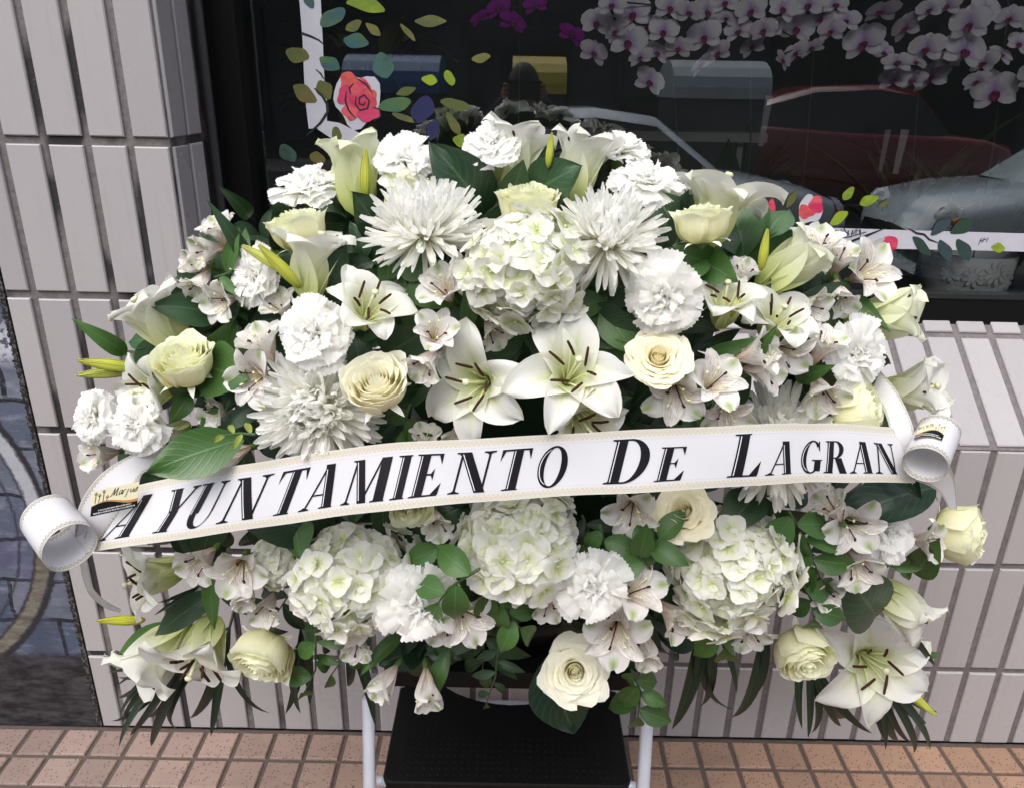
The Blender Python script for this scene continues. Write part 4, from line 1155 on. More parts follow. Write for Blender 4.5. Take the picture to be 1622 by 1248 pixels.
for (ms, b, t, c, w, fc, lab) in BIG:
    mx, my = (b[0] + t[0]) / 2, (b[1] + t[1]) / 2
    Yd = dome(mx, my)
    fwd = 0.02
    if 'over the left end' in lab: fwd = 0.10
    if any(k in lab for k in ('dark', 'behind')) and 'ribbon' not in lab: fwd = -0.01
    lf = leaf_between(None, ms, b, t, Yd - fwd + 0.03, Yd - fwd - 0.03, c, w, fc, 'foliage_leaf')
    tag(lf, lab, 'leaf', 'single leaves in the spray')
    # the petiole that carries it into the foam
    P0 = np.array(lf.matrix_local.translation)
    v = CORE - P0; v /= np.linalg.norm(v)
    Mi = lf.matrix_local.inverted()
    pts = [np.array(Mi @ Vector(P0 + v * s * 0.12)) for s in (0, 0.5, 1.0)]
    st = MB().tube([P0 + v * s * 0.12 for s in (0, 0.5, 1.0)], 0.0018, 5)
    st.V = [tuple(Mi @ Vector(q)) for q in st.V]
    obj('petiole', st.mesh('petiole', M_STEM, True), lf)

# ---- leafy sprigs (bright, in front) : stem pixels, leaf count
def sprig(pix, n, ms, size, color, label, group, Yoff=0.0, wsc=1.2, cat='sprig', name='leafy_sprig', jitter=0.5, tipleaf=True):
    pts = []
    for (x, y) in pix:
        pts.append(at(x, y, dome(x, y) - Yoff))
    pts = [np.asarray(p) for p in pts]
    base = pts[0]
    root = empty(name, label, cat, Matrix.Translation(Vector(base)), group)
    loc = [p - base for p in pts]
    # resample
    res = []
    for s in np.linspace(0, len(loc) - 1, 4 * (len(loc) - 1) + 1):
        i = min(int(s), len(loc) - 2); f = s - i
        res.append(loc[i] * (1 - f) + loc[i + 1] * f)
    obj('stem', MB().tube(res, [0.0022 * (1 - 0.6 * i / len(res)) for i in range(len(res))], 5).mesh('stem', M_STEM, True), root)
    for k in range(n):
        s = (k + 0.6) / n * (len(res) - 1)
        i = min(int(s), len(res) - 2); f = s - i
        p = res[i] * (1 - f) + res[i + 1] * f
        t = res[i + 1] - res[i]; t /= np.linalg.norm(t)
        toc = CAM - (p + base); toc /= np.linalg.norm(toc)
        sd_ = np.cross(toc, t); sd_ /= np.linalg.norm(sd_)
        sg = 1 if k % 2 else -1
        if k == n - 1 and tipleaf: x = t + 0.2 * sg * sd_
        else: x = t * rnd(0.4, 0.9) + sd_ * sg * rnd(0.7, 1.0) + toc * rnd(-jitter, jitter)
        x /= np.linalg.norm(x)
        z = toc + sd_ * rnd(-jitter, jitter); z = z - x * (z @ x); z /= np.linalg.norm(z)
        y = np.cross(z, x)
        L = size * rnd(0.75, 1.15) * (0.75 + 0.25 * math.sin(math.pi * (k + 1) / (n + 1)))
        M = Matrix([[x[q] * L, y[q] * L * wsc, z[q] * L, p[q]] for q in range(3)] + [[0, 0, 0, 1]])
        obj('leaf', random.choice(ms), root, M, color)
    return root
SP = [
 ([(700, 860), (690, 890), (700, 930)], 5, LEAF_OVATE, 0.066, MD, 'green sprig between the wide left and the middle hydrangea', 0.01),
 ([(950, 830), (960, 870), (950, 900)], 5, LEAF_OVATE, 0.062, MD, 'green sprig right of the middle hydrangea under the ribbon', 0.01),
 ([(610, 400), (640, 440), (650, 470)], 5, LEAF_OVATE, 0.066, MD, 'green sprig below the upper left chrysanthemum', -0.02),
 ([(960, 470), (950, 500), (965, 540)], 5, LEAF_OVATE, 0.066, MD, 'green sprig below the right chrysanthemum', -0.02),
 ([(1180, 690), (1130, 690), (1090, 680)], 4, LEAF_NARROW, 0.060, MD, 'green sprig above the ribbon under the striped alstroemerias', -0.01),
 ([(650, 640), (640, 670), (660, 690)], 4, LEAF_OVATE, 0.060, MD, 'green sprig above the ribbon below the half open rose', -0.01),
 ([(330, 560), (300, 620), (330, 660)], 5, LEAF_OVATE, 0.060, MD, 'green sprig under the left greenish rose', -0.01),
 ([(1400, 900), (1430, 880), (1460, 900)], 4, LEAF_NARROW, 0.062, MD, 'green sprig left of the outermost right rose', 0.0),
 ([(760, 900), (712, 930), (690, 960)], 4, LEAF_OVATE, 0.062, MD, 'green sprig over the lower left carnation', 0.09),
 ([(760, 930), (800, 962), (828, 1000)], 6, LEAF_OVATE, 0.060, MD, 'green sprig between the middle hydrangea and the bottom rose', 0.05),
 ([(1030, 900), (1010, 880), (1050, 850)], 6, LEAF_OVATE, 0.062, MD, 'green sprig left of the right hydrangea under the warm rose', 0.04),
 ([(1110, 985), (1140, 1005), (1150, 1030)], 5, LEAF_OVATE, 0.060, (0.055, 0.135, 0.022), 'bright green sprig tip under the right hydrangea', 0.05),
 ([(1000, 1060), (1015, 1095), (1010, 1140)], 7, LEAF_OVATE, 0.058, (0.05, 0.12, 0.022), 'green sprig hanging beside the right leg of the stool', 0.04),
 ([(1250, 810), (1280, 860), (1300, 920)], 8, LEAF_OVATE, 0.072, MD, 'green sprig right of the right hydrangea', 0.03),
 ([(1260, 900), (1285, 950), (1290, 985)], 5, LEAF_OVATE, 0.062, (0.045, 0.11, 0.03), 'green sprig above the lower right rose', 0.04),
 ([(500, 1000), (500, 1060), (480, 1100)], 4, LEAF_OVATE, 0.056, MD, 'green sprig hanging left of the stool below the wide hydrangea', 0.02),
 ([(790, 1020), (785, 1070), (768, 1120)], 6, LEAF_NARROW, 0.050, DK, 'dark sprig hanging in front of the stool notch', 0.02),
 ([(560, 1010), (545, 1040), (520, 1075)], 4, LEAF_NARROW, 0.060, MD, 'narrow leaved sprig below the wide left hydrangea', 0.02),
 ([(340, 440), (372, 430), (410, 410)], 5, LEAF_NARROW, 0.062, MD, 'green sprig under the upper left alstroemerias', 0.0),
 ([(1270, 560), (1230, 520), (1180, 470)], 6, LEAF_NARROW, 0.058, DK, 'dark sprig behind the right alstroemeria cluster', -0.01),
 ([(640, 470), (600, 420), (560, 400)], 6, LEAF_OVATE, 0.064, DK, 'dark sprig between the trumpet lily and the upper left chrysanthemum', -0.03),
 ([(405, 688), (380, 686), (352, 690)], 4, LEAF_NARROW, 0.030, YL, 'small yellow shoot lying on the large bright leaf', 0.12),
]
for (pix, n, ms, sz, c, lab, yo) in SP:
    sprig(pix, n, ms, sz, c, lab, 'green sprigs in the spray', yo)

# ---- dark filler greenery in the depth of the spray
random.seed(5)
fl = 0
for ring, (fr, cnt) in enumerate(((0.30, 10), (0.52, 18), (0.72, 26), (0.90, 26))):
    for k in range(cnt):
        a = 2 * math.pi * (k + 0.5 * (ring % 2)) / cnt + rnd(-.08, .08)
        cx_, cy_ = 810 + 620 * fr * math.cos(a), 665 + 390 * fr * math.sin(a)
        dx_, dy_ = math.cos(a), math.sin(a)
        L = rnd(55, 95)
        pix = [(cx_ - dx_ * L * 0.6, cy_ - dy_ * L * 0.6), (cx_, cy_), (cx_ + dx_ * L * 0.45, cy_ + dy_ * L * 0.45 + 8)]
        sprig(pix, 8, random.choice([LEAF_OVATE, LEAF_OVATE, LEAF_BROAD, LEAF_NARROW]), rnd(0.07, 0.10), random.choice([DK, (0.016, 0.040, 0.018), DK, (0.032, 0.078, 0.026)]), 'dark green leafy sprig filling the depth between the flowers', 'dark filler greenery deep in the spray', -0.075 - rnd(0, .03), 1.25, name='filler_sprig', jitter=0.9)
        fl += 1

# ---- palm fronds at the foot
def frond(px0, py0, tips, Yb, label, color=VD, w=1.0, group='palm fronds at the foot of the spray'):
    B = at(px0, py0, Yb)
    root = empty('palm_frond', label, 'palm frond', Matrix.Translation(Vector(B)), group)
    mx = np.mean([t[0] for t in tips]); my = np.mean([t[1] for t in tips])
    ax = at(px0 + (mx - px0) * 0.30, py0 + (my - py0) * 0.30, Yb - 0.02) - B
    obj('rib', MB().tube([np.zeros(3), ax * 0.5, ax], [0.003, 0.0025, 0.0012], 6).mesh('rib', M_STEM, True), root)
    n = len(tips)
    for i, (tx, ty) in enumerate(tips):
        s = 0.15 + 0.85 * (1 - abs(i - (n - 1) / 2) / (n / 2))
        p = ax * s
        T = at(tx, ty, Yb - 0.03 + rnd(-.03, .03)) - B
        x = T - p; L = np.linalg.norm(x); x /= L
        toc = CAM - (B + T); toc /= np.linalg.norm(toc)
        z = toc - x * (toc @ x); z /= np.linalg.norm(z); y = np.cross(z, x)
        f = rnd(-.5, .5); y, z = math.cos(f) * y + math.sin(f) * z, math.cos(f) * z - math.sin(f) * y
        M = Matrix([[x[q] * L, y[q] * L * w * rnd(0.8, 1.2), z[q] * L, p[q]] for q in range(3)] + [[0, 0, 0, 1]])
        obj('leaflet', random.choice(LEAF_BLADE), root, M, color)
    return root
frond(320, 1010, [(160, 1058), (168, 1070), (160, 1084), (163, 1098), (160, 1111), (165, 1124), (168, 1138), (174, 1150), (178, 1164), (184, 1176), (190, 1189), (205, 1199), (222, 1206), (240, 1196)], -0.37, 'palm frond with feathered dark leaflets spreading at the lower left', (0.022, 0.038, 0.026), 0.62)
frond(370, 970, [(283, 1186), (326, 1172), (402, 1166), (250, 1150)], -0.33, 'palm frond with four dark blades hanging behind the lower left rose', VD, 0.75)
frond(480, 960, [(446, 1150), (458, 1140), (486, 1118)], -0.35, 'palm frond of dark blades right of the lower left rose', VD, 1.0)
frond(540, 960, [(580, 1154), (560, 1115), (600, 1060)], -0.36, 'palm frond blade hanging against the left leg of the stool', VD, 1.1)
frond(1120, 930, [(1066, 1162), (1090, 1112), (1112, 1168), (1124, 1162), (1160, 1106)], -0.34, 'palm frond of wide dark blades hanging right of the stool', VD, 0.85)
frond(1215, 950, [(1172, 1190), (1205, 1120)], -0.34, 'palm frond with one long glossy dark blade under the right hydrangea', VD, 0.95)
frond(1270, 1000, [(1262, 1160), (1282, 1176), (1302, 1194), (1340, 1200), (1376, 1184), (1382, 1218)], -0.29, 'palm frond of dark blades hanging below the lower right rose', VD, 0.8)
frond(1370, 1030, [(1396, 1176), (1408, 1200), (1422, 1230), (1450, 1222), (1474, 1222), (1492, 1214), (1500, 1186), (1496, 1158)], -0.27, 'palm frond of blades hanging below the lower right open lily', (0.018, 0.036, 0.024), 0.75)
frond(1400, 950, [(1470, 1010), (1486, 1068), (1462, 1040)], -0.33, 'short palm frond behind the right edge lilies', VD, 0.9)
frond(330, 920, [(250, 955), (270, 945), (240, 975)], -0.36, 'short dark palm frond behind the left lower lily', VD, 0.9)

# ---- floral foam block the stems are pushed into, on its tray
foam = empty('floral_foam', 'dark green floral foam base buried in the middle of the spray', 'floral foam', Matrix.Translation((0, -0.22, 0.522)))
obj('tray', MB().lathe([(0.001, 0.0), (0.16, 0.0), (0.19, 0.07), (0.185, 0.07), (0.155, 0.008), (0.001, 0.008)], 28).mesh('tray', plain('tray_black', (0.012, 0.012, 0.012), 0.4, 0.5), True), foam, SC3(1.2, 0.6, 1))
def foam_mesh():
    V, F = [], []
    n, m = 24, 12
    for i in range(m + 1):
        t = i / m
        r = 0.17 + 0.13 * math.sin(math.pi * min(1, t * 1.05))
        for k in range(n):
            a = 2 * math.pi * k / n
            V.append((r * 1.15 * math.cos(a), r * 0.42 * math.sin(a) + 0.02, 0.012 + 0.62 * t))
    for i in range(m):
        for k in range(n):
            F.append((i * n + k, i * n + (k + 1) % n, (i + 1) * n + (k + 1) % n, (i + 1) * n + k))
    F.append(tuple(m * n + k for k in range(n)))
    return mesh('foam', V, F, plain('foam_green', (0.010, 0.022, 0.010), 0.95, 0.1, noise=0.4, nscale=40, bump=0.6))
obj('block', foam_mesh(), foam)
# ================================================================== ribbon
def ribbon_material():
    t = NT("ribbon_print")
    uv = t.n("UVMap").outputs[0]
    sp = t.n("SeparateXYZ"); t.l(uv, sp.inputs[0])
    s, v = sp.outputs[0], sp.outputs[1]        # s in ribbon widths along, v across 0..1
    av = t.math('ABSOLUTE', t.math('SUBTRACT', v, 0.5))
    paper = (0.66, 0.66, 0.69)
    cream = (0.64, 0.615, 0.555)
    band = t.math('MULTIPLY', t.ramp(av, [(0.375, 0.0), (0.385, 1.0)], 'LINEAR'), t.ramp(av, [(0.475, 1.0), (0.485, 0.0)]))
    # arabesque: arches and leaves built from waves
    q = t.math('MULTIPLY', s, 7.5)
    fq = t.math('SUBTRACT', t.math('FRACT', q), 0.5)
    hh = t.math('DIVIDE', t.math('SUBTRACT', av, 0.375), 0.11)      # 0 inner .. 1 outer
    w1 = t.math('SINE', t.math('MULTIPLY', q, 12.566))
    arch = t.math('ABSOLUTE', t.math('SUBTRACT', hh, t.math('MULTIPLY_ADD', w1, 0.22, 0.42)))
    m1 = t.ramp(arch, [(0.09, 1.0), (0.15, 0.0)])
    w2 = t.math('SINE', t.math('MULTIPLY', q, 37.7))
    a2 = t.math('ABSOLUTE', t.math('SUBTRACT', hh, t.math('MULTIPLY_ADD', w2, 0.14, 0.68)))
    m2 = t.ramp(a2, [(0.07, 1.0), (0.13, 0.0)])
    r2 = t.math('ADD', t.math('MULTIPLY', t.math('MULTIPLY', fq, fq), 14.0), t.math('POWER', t.math('SUBTRACT', hh, 0.32), 2.0))
    m3 = t.ramp(r2, [(0.03, 1.0), (0.06, 0.0)])
    ln = t.ramp(t.math('ABSOLUTE', t.math('SUBTRACT', hh, 0.93)), [(0.04, 1.0), (0.08, 0.0)])
    pat = t.math('MULTIPLY', t.math('MAXIMUM', t.math('MAXIMUM', m1, m2), t.math('MAXIMUM', m3, ln)), band)
    thin = t.ramp(t.math('ABSOLUTE', t.math('SUBTRACT', av, 0.345)), [(0.003, 0.5), (0.006, 0.0)])
    c = t.mix(t.math('MULTIPLY', t.ramp(av, [(0.37, 0.0), (0.38, 1.0)]), 0.8), paper, cream)
    oi = t.n("ObjectInfo")
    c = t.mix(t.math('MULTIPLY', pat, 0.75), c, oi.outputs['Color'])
    c = t.mix(thin, c, (0.5, 0.46, 0.40))
    return t.principled(c, 0.30, 0.45, transl=0.12, tcolor=(0.7, 0.7, 0.7))
M_RIB = ribbon_material()
M_INK = plain("ribbon_ink", (0.006, 0.006, 0.008), 0.4, 0.3)
M_INLINE = plain("ribbon_inline", (0.64, 0.645, 0.685), 0.30, 0.45)
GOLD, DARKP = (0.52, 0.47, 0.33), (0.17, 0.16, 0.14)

def cr(P, t):                   # Catmull-Rom through rows of P
    P = np.asarray(P, float); n = len(P)
    x = t * (n - 1); i = min(int(x), n - 2); f = x - i
    p0, p1, p2, p3 = P[max(i - 1, 0)], P[i], P[i + 1], P[min(i + 2, n - 1)]
    return 0.5 * ((2 * p1) + (-p0 + p2) * f + (2 * p0 - 5 * p1 + 4 * p2 - p3) * f * f + (-p0 + 3 * p1 - 3 * p2 + p3) * f ** 3)

def ribwave(s, f):              # the slack and puckers of the cloth
    return 0.0012 * math.sin(s * 23 + 2 * f) + 0.0008 * math.sin(s * 51 - 3 * f + 1) + 0.004 * (f - 0.5) ** 2 * math.sin(s * 9)

def strip3(E1, E2, n, m=6, wav=0.12):
    """grid between two edge polylines of 3-D points"""
    out = np.zeros((n + 1, m + 1, 3))
    for i in range(n + 1):
        a, b = cr(E1, i / n), cr(E2, i / n)
        for j in range(m + 1):
            out[i, j] = a + (b - a) * j / m
            out[i, j, 1] += ribwave(i / n, j / m) * wav
    return out

def ribbon_mesh(name, G, width=0.085):
    n, m = G.shape[0] - 1, G.shape[1] - 1
    mid = G[:, m // 2]
    s = np.concatenate([[0], np.cumsum(np.linalg.norm(np.diff(mid, axis=0), axis=1))]) / width
    UV = np.stack([np.repeat(s, m + 1), np.tile(np.linspace(0, 1, m + 1), n + 1)], 1)
    return mesh(name, G.reshape(-1, 3), gridfaces(n, m), M_RIB, UV)

TOPP = [(216, 769, -0.58), (330, 745, -0.61), (470, 722, -0.645), (620, 702, -0.675), (820, 690, -0.695), (1010, 681, -0.685), (1220, 671, -0.65), (1330, 672, -0.625), (1415, 677, -0.60)]
BOTP = [(147, 873, -0.60), (290, 853, -0.635), (450, 831, -0.67), (615, 807, -0.70), (820, 790, -0.715), (1010, 779, -0.705), (1225, 767, -0.67), (1345, 764, -0.645), (1450, 764, -0.61)]
E_t = [at(*p) for p in TOPP]; E_b = [at(*p) for p in BOTP]
ribbon = empty('ribbon', 'white printed funeral ribbon with black italic lettering across the flower spray', 'ribbon', Matrix.Translation((0, 0, 0)))
obj('band', ribbon_mesh('band', strip3(E_t, E_b, 220, 16, 1.0)), ribbon, None, GOLD)

def rib_pt(sx, sy, lift):
    """sx 0..1 along, sy 0 (bottom) .. 1 (top)"""
    a, b = cr(E_t, min(max(sx, 0), 1)), cr(E_b, min(max(sx, 0), 1))
    p = b + (a - b) * sy
    p = p + np.array([0, ribwave(min(max(sx, 0), 1), 1 - sy), 0])
    e = 1e-3
    tx = cr(E_b, min(sx + e, 1)) - cr(E_b, max(sx - e, 0))
    n = np.cross(tx, a - b); n /= np.linalg.norm(n)
    if n @ (CAM - p) < 0: n = -n
    return p + n * lift

def px_of(P):
    q = np.asarray(P) - CAM
    return CXP + FPX * (q @ _A) / (q @ _F)
_tab = [(px_of(rib_pt(s, 0.45, 0)), s) for s in np.linspace(0, 1, 400)]
def s_at(px):
    for (x0, s0), (x1, s1) in zip(_tab, _tab[1:]):
        if x0 <= px <= x1: return s0 + (s1 - s0) * (px - x0) / (x1 - x0)
    return 0.0 if px < _tab[0][0] else 1.0

# ---- serif inline capitals, cap height 1
def Q(x0, y0, x1, y1, w):       # slanted bar of horizontal width w
    return [(x0, y0), (x0 + w, y0), (x1 + w, y1), (x1, y1)]
def SER(x, y, w, up, h=0.03, br=0.045):
    """slab serif with brackets; up=+1 sits on the baseline, -1 hangs from the cap line"""
    return [[(x - w, y), (x + w, y), (x + w, y + up * h), (x + w * 0.5, y + up * (h + br * 0.3)), (x + w * 0.22, y + up * (h + br)), (x - w * 0.22, y + up * (h + br)), (x - w * 0.5, y + up * (h + br * 0.3)), (x - w, y + up * h)]]
def ARC(cx, cy, ro, so, ri, si, a0, a1, n=18):
    """strip between outer ellipse ro=(rx,ry) shifted so and inner ri shifted si"""
    qs = []
    for k in range(n):
        t0, t1 = a0 + (a1 - a0) * k / n, a0 + (a1 - a0) * (k + 1) / n
        f = lambda r, s, t: (cx + s + r[0] * math.cos(t), cy + r[1] * math.sin(t))
        qs.append([f(ro, so, t0), f(ro, so, t1), f(ri, si, t1), f(ri, si, t0)])
    return qs
BW, HW, IG = 0.25, 0.052, 0.022          # bold bar, hairline, inline
def inl(x0, y0, x1, y1):                  # white inline near the left side of a bold bar
    f = lambda y: x0 + (x1 - x0) * (y - y0) / (y1 - y0)
    a, b = y0 + (y1 - y0) * 0.045, y1 - (y1 - y0) * 0.045
    return Q(f(a) + 0.034, a, f(b) + 0.034, b, IG)
def glyph(ch):
    B, W = [], []
    if ch == 'I':
        B += [Q(0.09, 0, 0.09, 1, BW)] + SER(0.185, 0, 0.19, 1) + SER(0.185, 1, 0.19, -1); W += [inl(0.09, 0, 0.09, 1)]; w = 0.37
    elif ch == 'T':
        B += [Q(0.28, 0, 0.28, 1, BW)] + SER(0.375, 0, 0.19, 1) + [[(0.0, 0.955), (0.75, 0.955), (0.75, 1.0), (0.0, 1.0)], [(0.0, 0.955), (0.09, 0.955), (0.0, 0.72)], [(0.66, 0.955), (0.75, 0.955), (0.75, 0.72)]]; W += [inl(0.28, 0, 0.28, 1)]; w = 0.75
    elif ch == 'E':
        B += [Q(0.08, 0, 0.08, 1, BW)] + SER(0.17, 0, 0.17, 1) + SER(0.17, 1, 0.17, -1) + [[(0.1, 0.96), (0.64, 0.96), (0.64, 1), (0.1, 1)], [(0.54, 0.96), (0.64, 0.96), (0.64, 0.74)], [(0.1, 0), (0.68, 0), (0.70, 0.04), (0.1, 0.04)], [(0.52, 0.04), (0.70, 0.04), (0.72, 0.30)], [(0.2, 0.49), (0.5, 0.49), (0.5, 0.53), (0.2, 0.53)], [(0.42, 0.51), (0.5, 0.37), (0.5, 0.65)]]; W += [inl(0.08, 0, 0.08, 1)]; w = 0.74
    elif ch == 'L':
        B += [Q(0.08, 0, 0.08, 1, BW)] + SER(0.17, 0, 0.17, 1) + SER(0.175, 1, 0.19, -1) + [[(0.1, 0), (0.66, 0), (0.68, 0.04), (0.1, 0.04)], [(0.48, 0.04), (0.68, 0.04), (0.71, 0.36)]]; W += [inl(0.08, 0, 0.08, 1)]; w = 0.74
    elif ch == 'A':
        B += [Q(0.08, 0, 0.40, 1.0, HW), Q(0.56, 0, 0.34, 1.0, BW), [(0.20, 0.30), (0.60, 0.30), (0.59, 0.335), (0.21, 0.335)]] + SER(0.10, 0, 0.13, 1) + SER(0.655, 0, 0.17, 1); W += [inl(0.56, 0, 0.355, 0.93)]; w = 0.83
    elif ch == 'Y':
        B += [Q(0.32, 0, 0.32, 0.46, BW), Q(0.32, 0.46, 0.06, 1, BW), Q(0.455, 0.44, 0.72, 1, HW + 0.01)] + SER(0.415, 0, 0.19, 1) + SER(0.15, 1, 0.18, -1) + SER(0.74, 1, 0.13, -1); W += [inl(0.32, 0, 0.32, 0.46), inl(0.32, 0.47, 0.06, 1)]; w = 0.85
    elif ch == 'U':
        B += [Q(0.08, 0.34, 0.08, 1, BW), Q(0.68, 0.34, 0.68, 1, HW)] + SER(0.175, 1, 0.18, -1) + SER(0.70, 1, 0.14, -1) + ARC(0.399, 0.34, (0.319, 0.355), 0.0, (0.205, 0.31), 0.076, math.pi, 2 * math.pi); W += [inl(0.08, 0.30, 0.08, 1)]; w = 0.84
    elif ch == 'N':
        B += [Q(0.11, 0, 0.11, 1, HW), Q(0.60, 0, 0.08, 1, BW), Q(0.74, 0, 0.74, 1, HW)] + SER(0.13, 0, 0.13, 1) + SER(0.13, 1, 0.13, -1) + SER(0.76, 1, 0.14, -1); W += [inl(0.60, 0.0, 0.08, 1)]; w = 0.90
    elif ch == 'M':
        B += [Q(0.10, 0, 0.14, 1, HW), Q(0.44, 0.0, 0.12, 1, BW * 0.9), Q(0.50, 0, 0.80, 1, HW), Q(0.84, 0, 0.80, 1, BW)] + SER(0.12, 0, 0.12, 1) + SER(0.17, 1, 0.12, -1) + SER(0.935, 0, 0.17, 1) + SER(0.92, 1, 0.13, -1); W += [inl(0.44, 0.02, 0.12, 1)]; w = 1.12
    elif ch == 'O':
        B += ARC(0.43, 0.5, (0.40, 0.52), 0.0, (0.22, 0.475), 0.0, 0, 2 * math.pi, 36)
        W += ARC(0.43, 0.5, (0.362, 0.46), 0.0, (0.338, 0.45), 0.0, math.pi * 0.62, math.pi * 1.38, 14); w = 0.86
    elif ch == 'D':
        B += [Q(0.08, 0, 0.08, 1, BW)] + SER(0.13, 0, 0.14, 1) + SER(0.13, 1, 0.14, -1) + [[(0.1, 0.96), (0.42, 0.96), (0.42, 1), (0.1, 1)], [(0.1, 0), (0.42, 0), (0.42, 0.04), (0.1, 0.04)]] + ARC(0.40, 0.5, (0.46, 0.5), 0.0, (0.27, 0.46), 0.0, -math.pi / 2, math.pi / 2); W += [inl(0.08, 0, 0.08, 1)]; w = 0.88
    elif ch == 'G':
        B += ARC(0.43, 0.5, (0.40, 0.52), 0.0, (0.22, 0.475), 0.02, math.pi * 0.22, math.pi * 1.68, 30) + [Q(0.56, 0.06, 0.56, 0.40, BW), [(0.46, 0.38), (0.86, 0.38), (0.86, 0.42), (0.46, 0.42)], [(0.66, 0.99), (0.72, 0.99), (0.75, 0.68), (0.70, 0.72)]]
        W += ARC(0.43, 0.5, (0.362, 0.46), 0.0, (0.338, 0.45), 0.0, math.pi * 0.62, math.pi * 1.38, 14); w = 0.88
    elif ch == 'R':
        B += [Q(0.08, 0, 0.08, 1, BW)] + SER(0.175, 0, 0.17, 1) + SER(0.13, 1, 0.14, -1) + [[(0.1, 0.96), (0.40, 0.96), (0.40, 1), (0.1, 1)], [(0.2, 0.46), (0.42, 0.46), (0.42, 0.50), (0.2, 0.50)], Q(0.60, 0, 0.38, 0.48, BW)] + SER(0.72, 0, 0.13, 1) + ARC(0.38, 0.73, (0.33, 0.27), 0.0, (0.16, 0.235), 0.0, -math.pi / 2, math.pi / 2); W += [inl(0.08, 0, 0.08, 1)]; w = 0.86
    return B, W, w

def put_letter(ch, px0, px1, base, top):
    """letter between image columns px0..px1; base/top as ribbon heights"""
    B, W, w = glyph(ch)
    ex = 0.05 * (px1 - px0)
    s0, s1 = s_at(px0 - ex), s_at(px1 + ex)
    sl = 0.24                                   # italic slant in cap heights
    tot = w + sl
    def mapp(p, lift):
        return rib_pt(s0 + (p[0] + sl * p[1]) / tot * (s1 - s0), base + p[1] * (top - base), lift)
    def polys(L, lift, mat, nm):
        V, F = [], []
        for pl in L:
            # cut tall bars so they follow the curved band
            o = len(V)
            if len(pl) == 4 and math.dist(pl[0], pl[3]) > 0.2:
                k = 8
                for q in range(k + 1):
                    f = q / k
                    V += [tuple(mapp((pl[0][0] + (pl[3][0] - pl[0][0]) * f, pl[0][1] + (pl[3][1] - pl[0][1]) * f), lift)), tuple(mapp((pl[1][0] + (pl[2][0] - pl[1][0]) * f, pl[1][1] + (pl[2][1] - pl[1][1]) * f), lift))]
                F += [(o + 2 * q, o + 2 * q + 1, o + 2 * q + 3, o + 2 * q + 2) for q in range(k)]
                continue
            V += [tuple(mapp(p, lift)) for p in pl]
            F.append(tuple(range(o, o + len(pl))))
        return mesh(nm, V, F, mat, None, False)
    lo = obj('letter', polys(B, 0.0007, M_INK, 'letter'), ribbon)
    if W: obj('inline', polys(W, 0.0011, M_INLINE, 'inline'), lo)
TEXT = [('A', 176, 236), ('Y', 246, 302), ('U', 298, 352), ('N', 355, 424), ('T', 430, 484), ('A', 482, 540), ('M', 546, 622), ('I', 620, 652), ('E', 650, 708), ('N', 712, 784), ('T', 784, 842), ('O', 846, 904)]
for ch, a, b in TEXT: put_letter(ch, a, b, 0.155, 0.80)
for ch, a, b, tp in (('D', 959, 1036, 0.86), ('E', 1037, 1092, 0.70), ('L', 1153, 1213, 0.86), ('A', 1214, 1259, 0.71), ('G', 1264, 1305, 0.71), ('R', 1303, 1345, 0.71), ('A', 1344, 1384, 0.71), ('N', 1382, 1420, 0.71)):
    put_letter(ch, a, b, 0.16, tp)

# ---- loops and rolls at the ends
def edge(pts): return [at(*p) for p in pts]
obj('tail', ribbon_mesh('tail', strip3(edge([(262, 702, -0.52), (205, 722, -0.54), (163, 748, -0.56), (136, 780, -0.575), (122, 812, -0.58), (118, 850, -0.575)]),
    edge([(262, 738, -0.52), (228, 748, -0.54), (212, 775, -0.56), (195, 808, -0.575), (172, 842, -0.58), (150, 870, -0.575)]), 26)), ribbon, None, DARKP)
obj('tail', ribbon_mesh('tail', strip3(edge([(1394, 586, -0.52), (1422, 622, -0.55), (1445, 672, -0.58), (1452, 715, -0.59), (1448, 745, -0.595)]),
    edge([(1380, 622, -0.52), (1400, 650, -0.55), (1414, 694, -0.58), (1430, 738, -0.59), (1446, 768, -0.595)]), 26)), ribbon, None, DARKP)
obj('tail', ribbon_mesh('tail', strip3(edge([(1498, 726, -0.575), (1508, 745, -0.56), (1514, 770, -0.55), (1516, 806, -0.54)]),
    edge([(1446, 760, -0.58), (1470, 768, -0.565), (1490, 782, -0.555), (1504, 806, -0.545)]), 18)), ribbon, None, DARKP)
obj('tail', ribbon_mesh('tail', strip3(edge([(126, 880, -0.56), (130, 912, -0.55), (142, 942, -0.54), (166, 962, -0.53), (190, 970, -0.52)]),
    edge([(136, 880, -0.50), (140, 908, -0.49), (150, 934, -0.48), (172, 954, -0.47), (192, 964, -0.46)]), 20)), ribbon, None, DARKP)

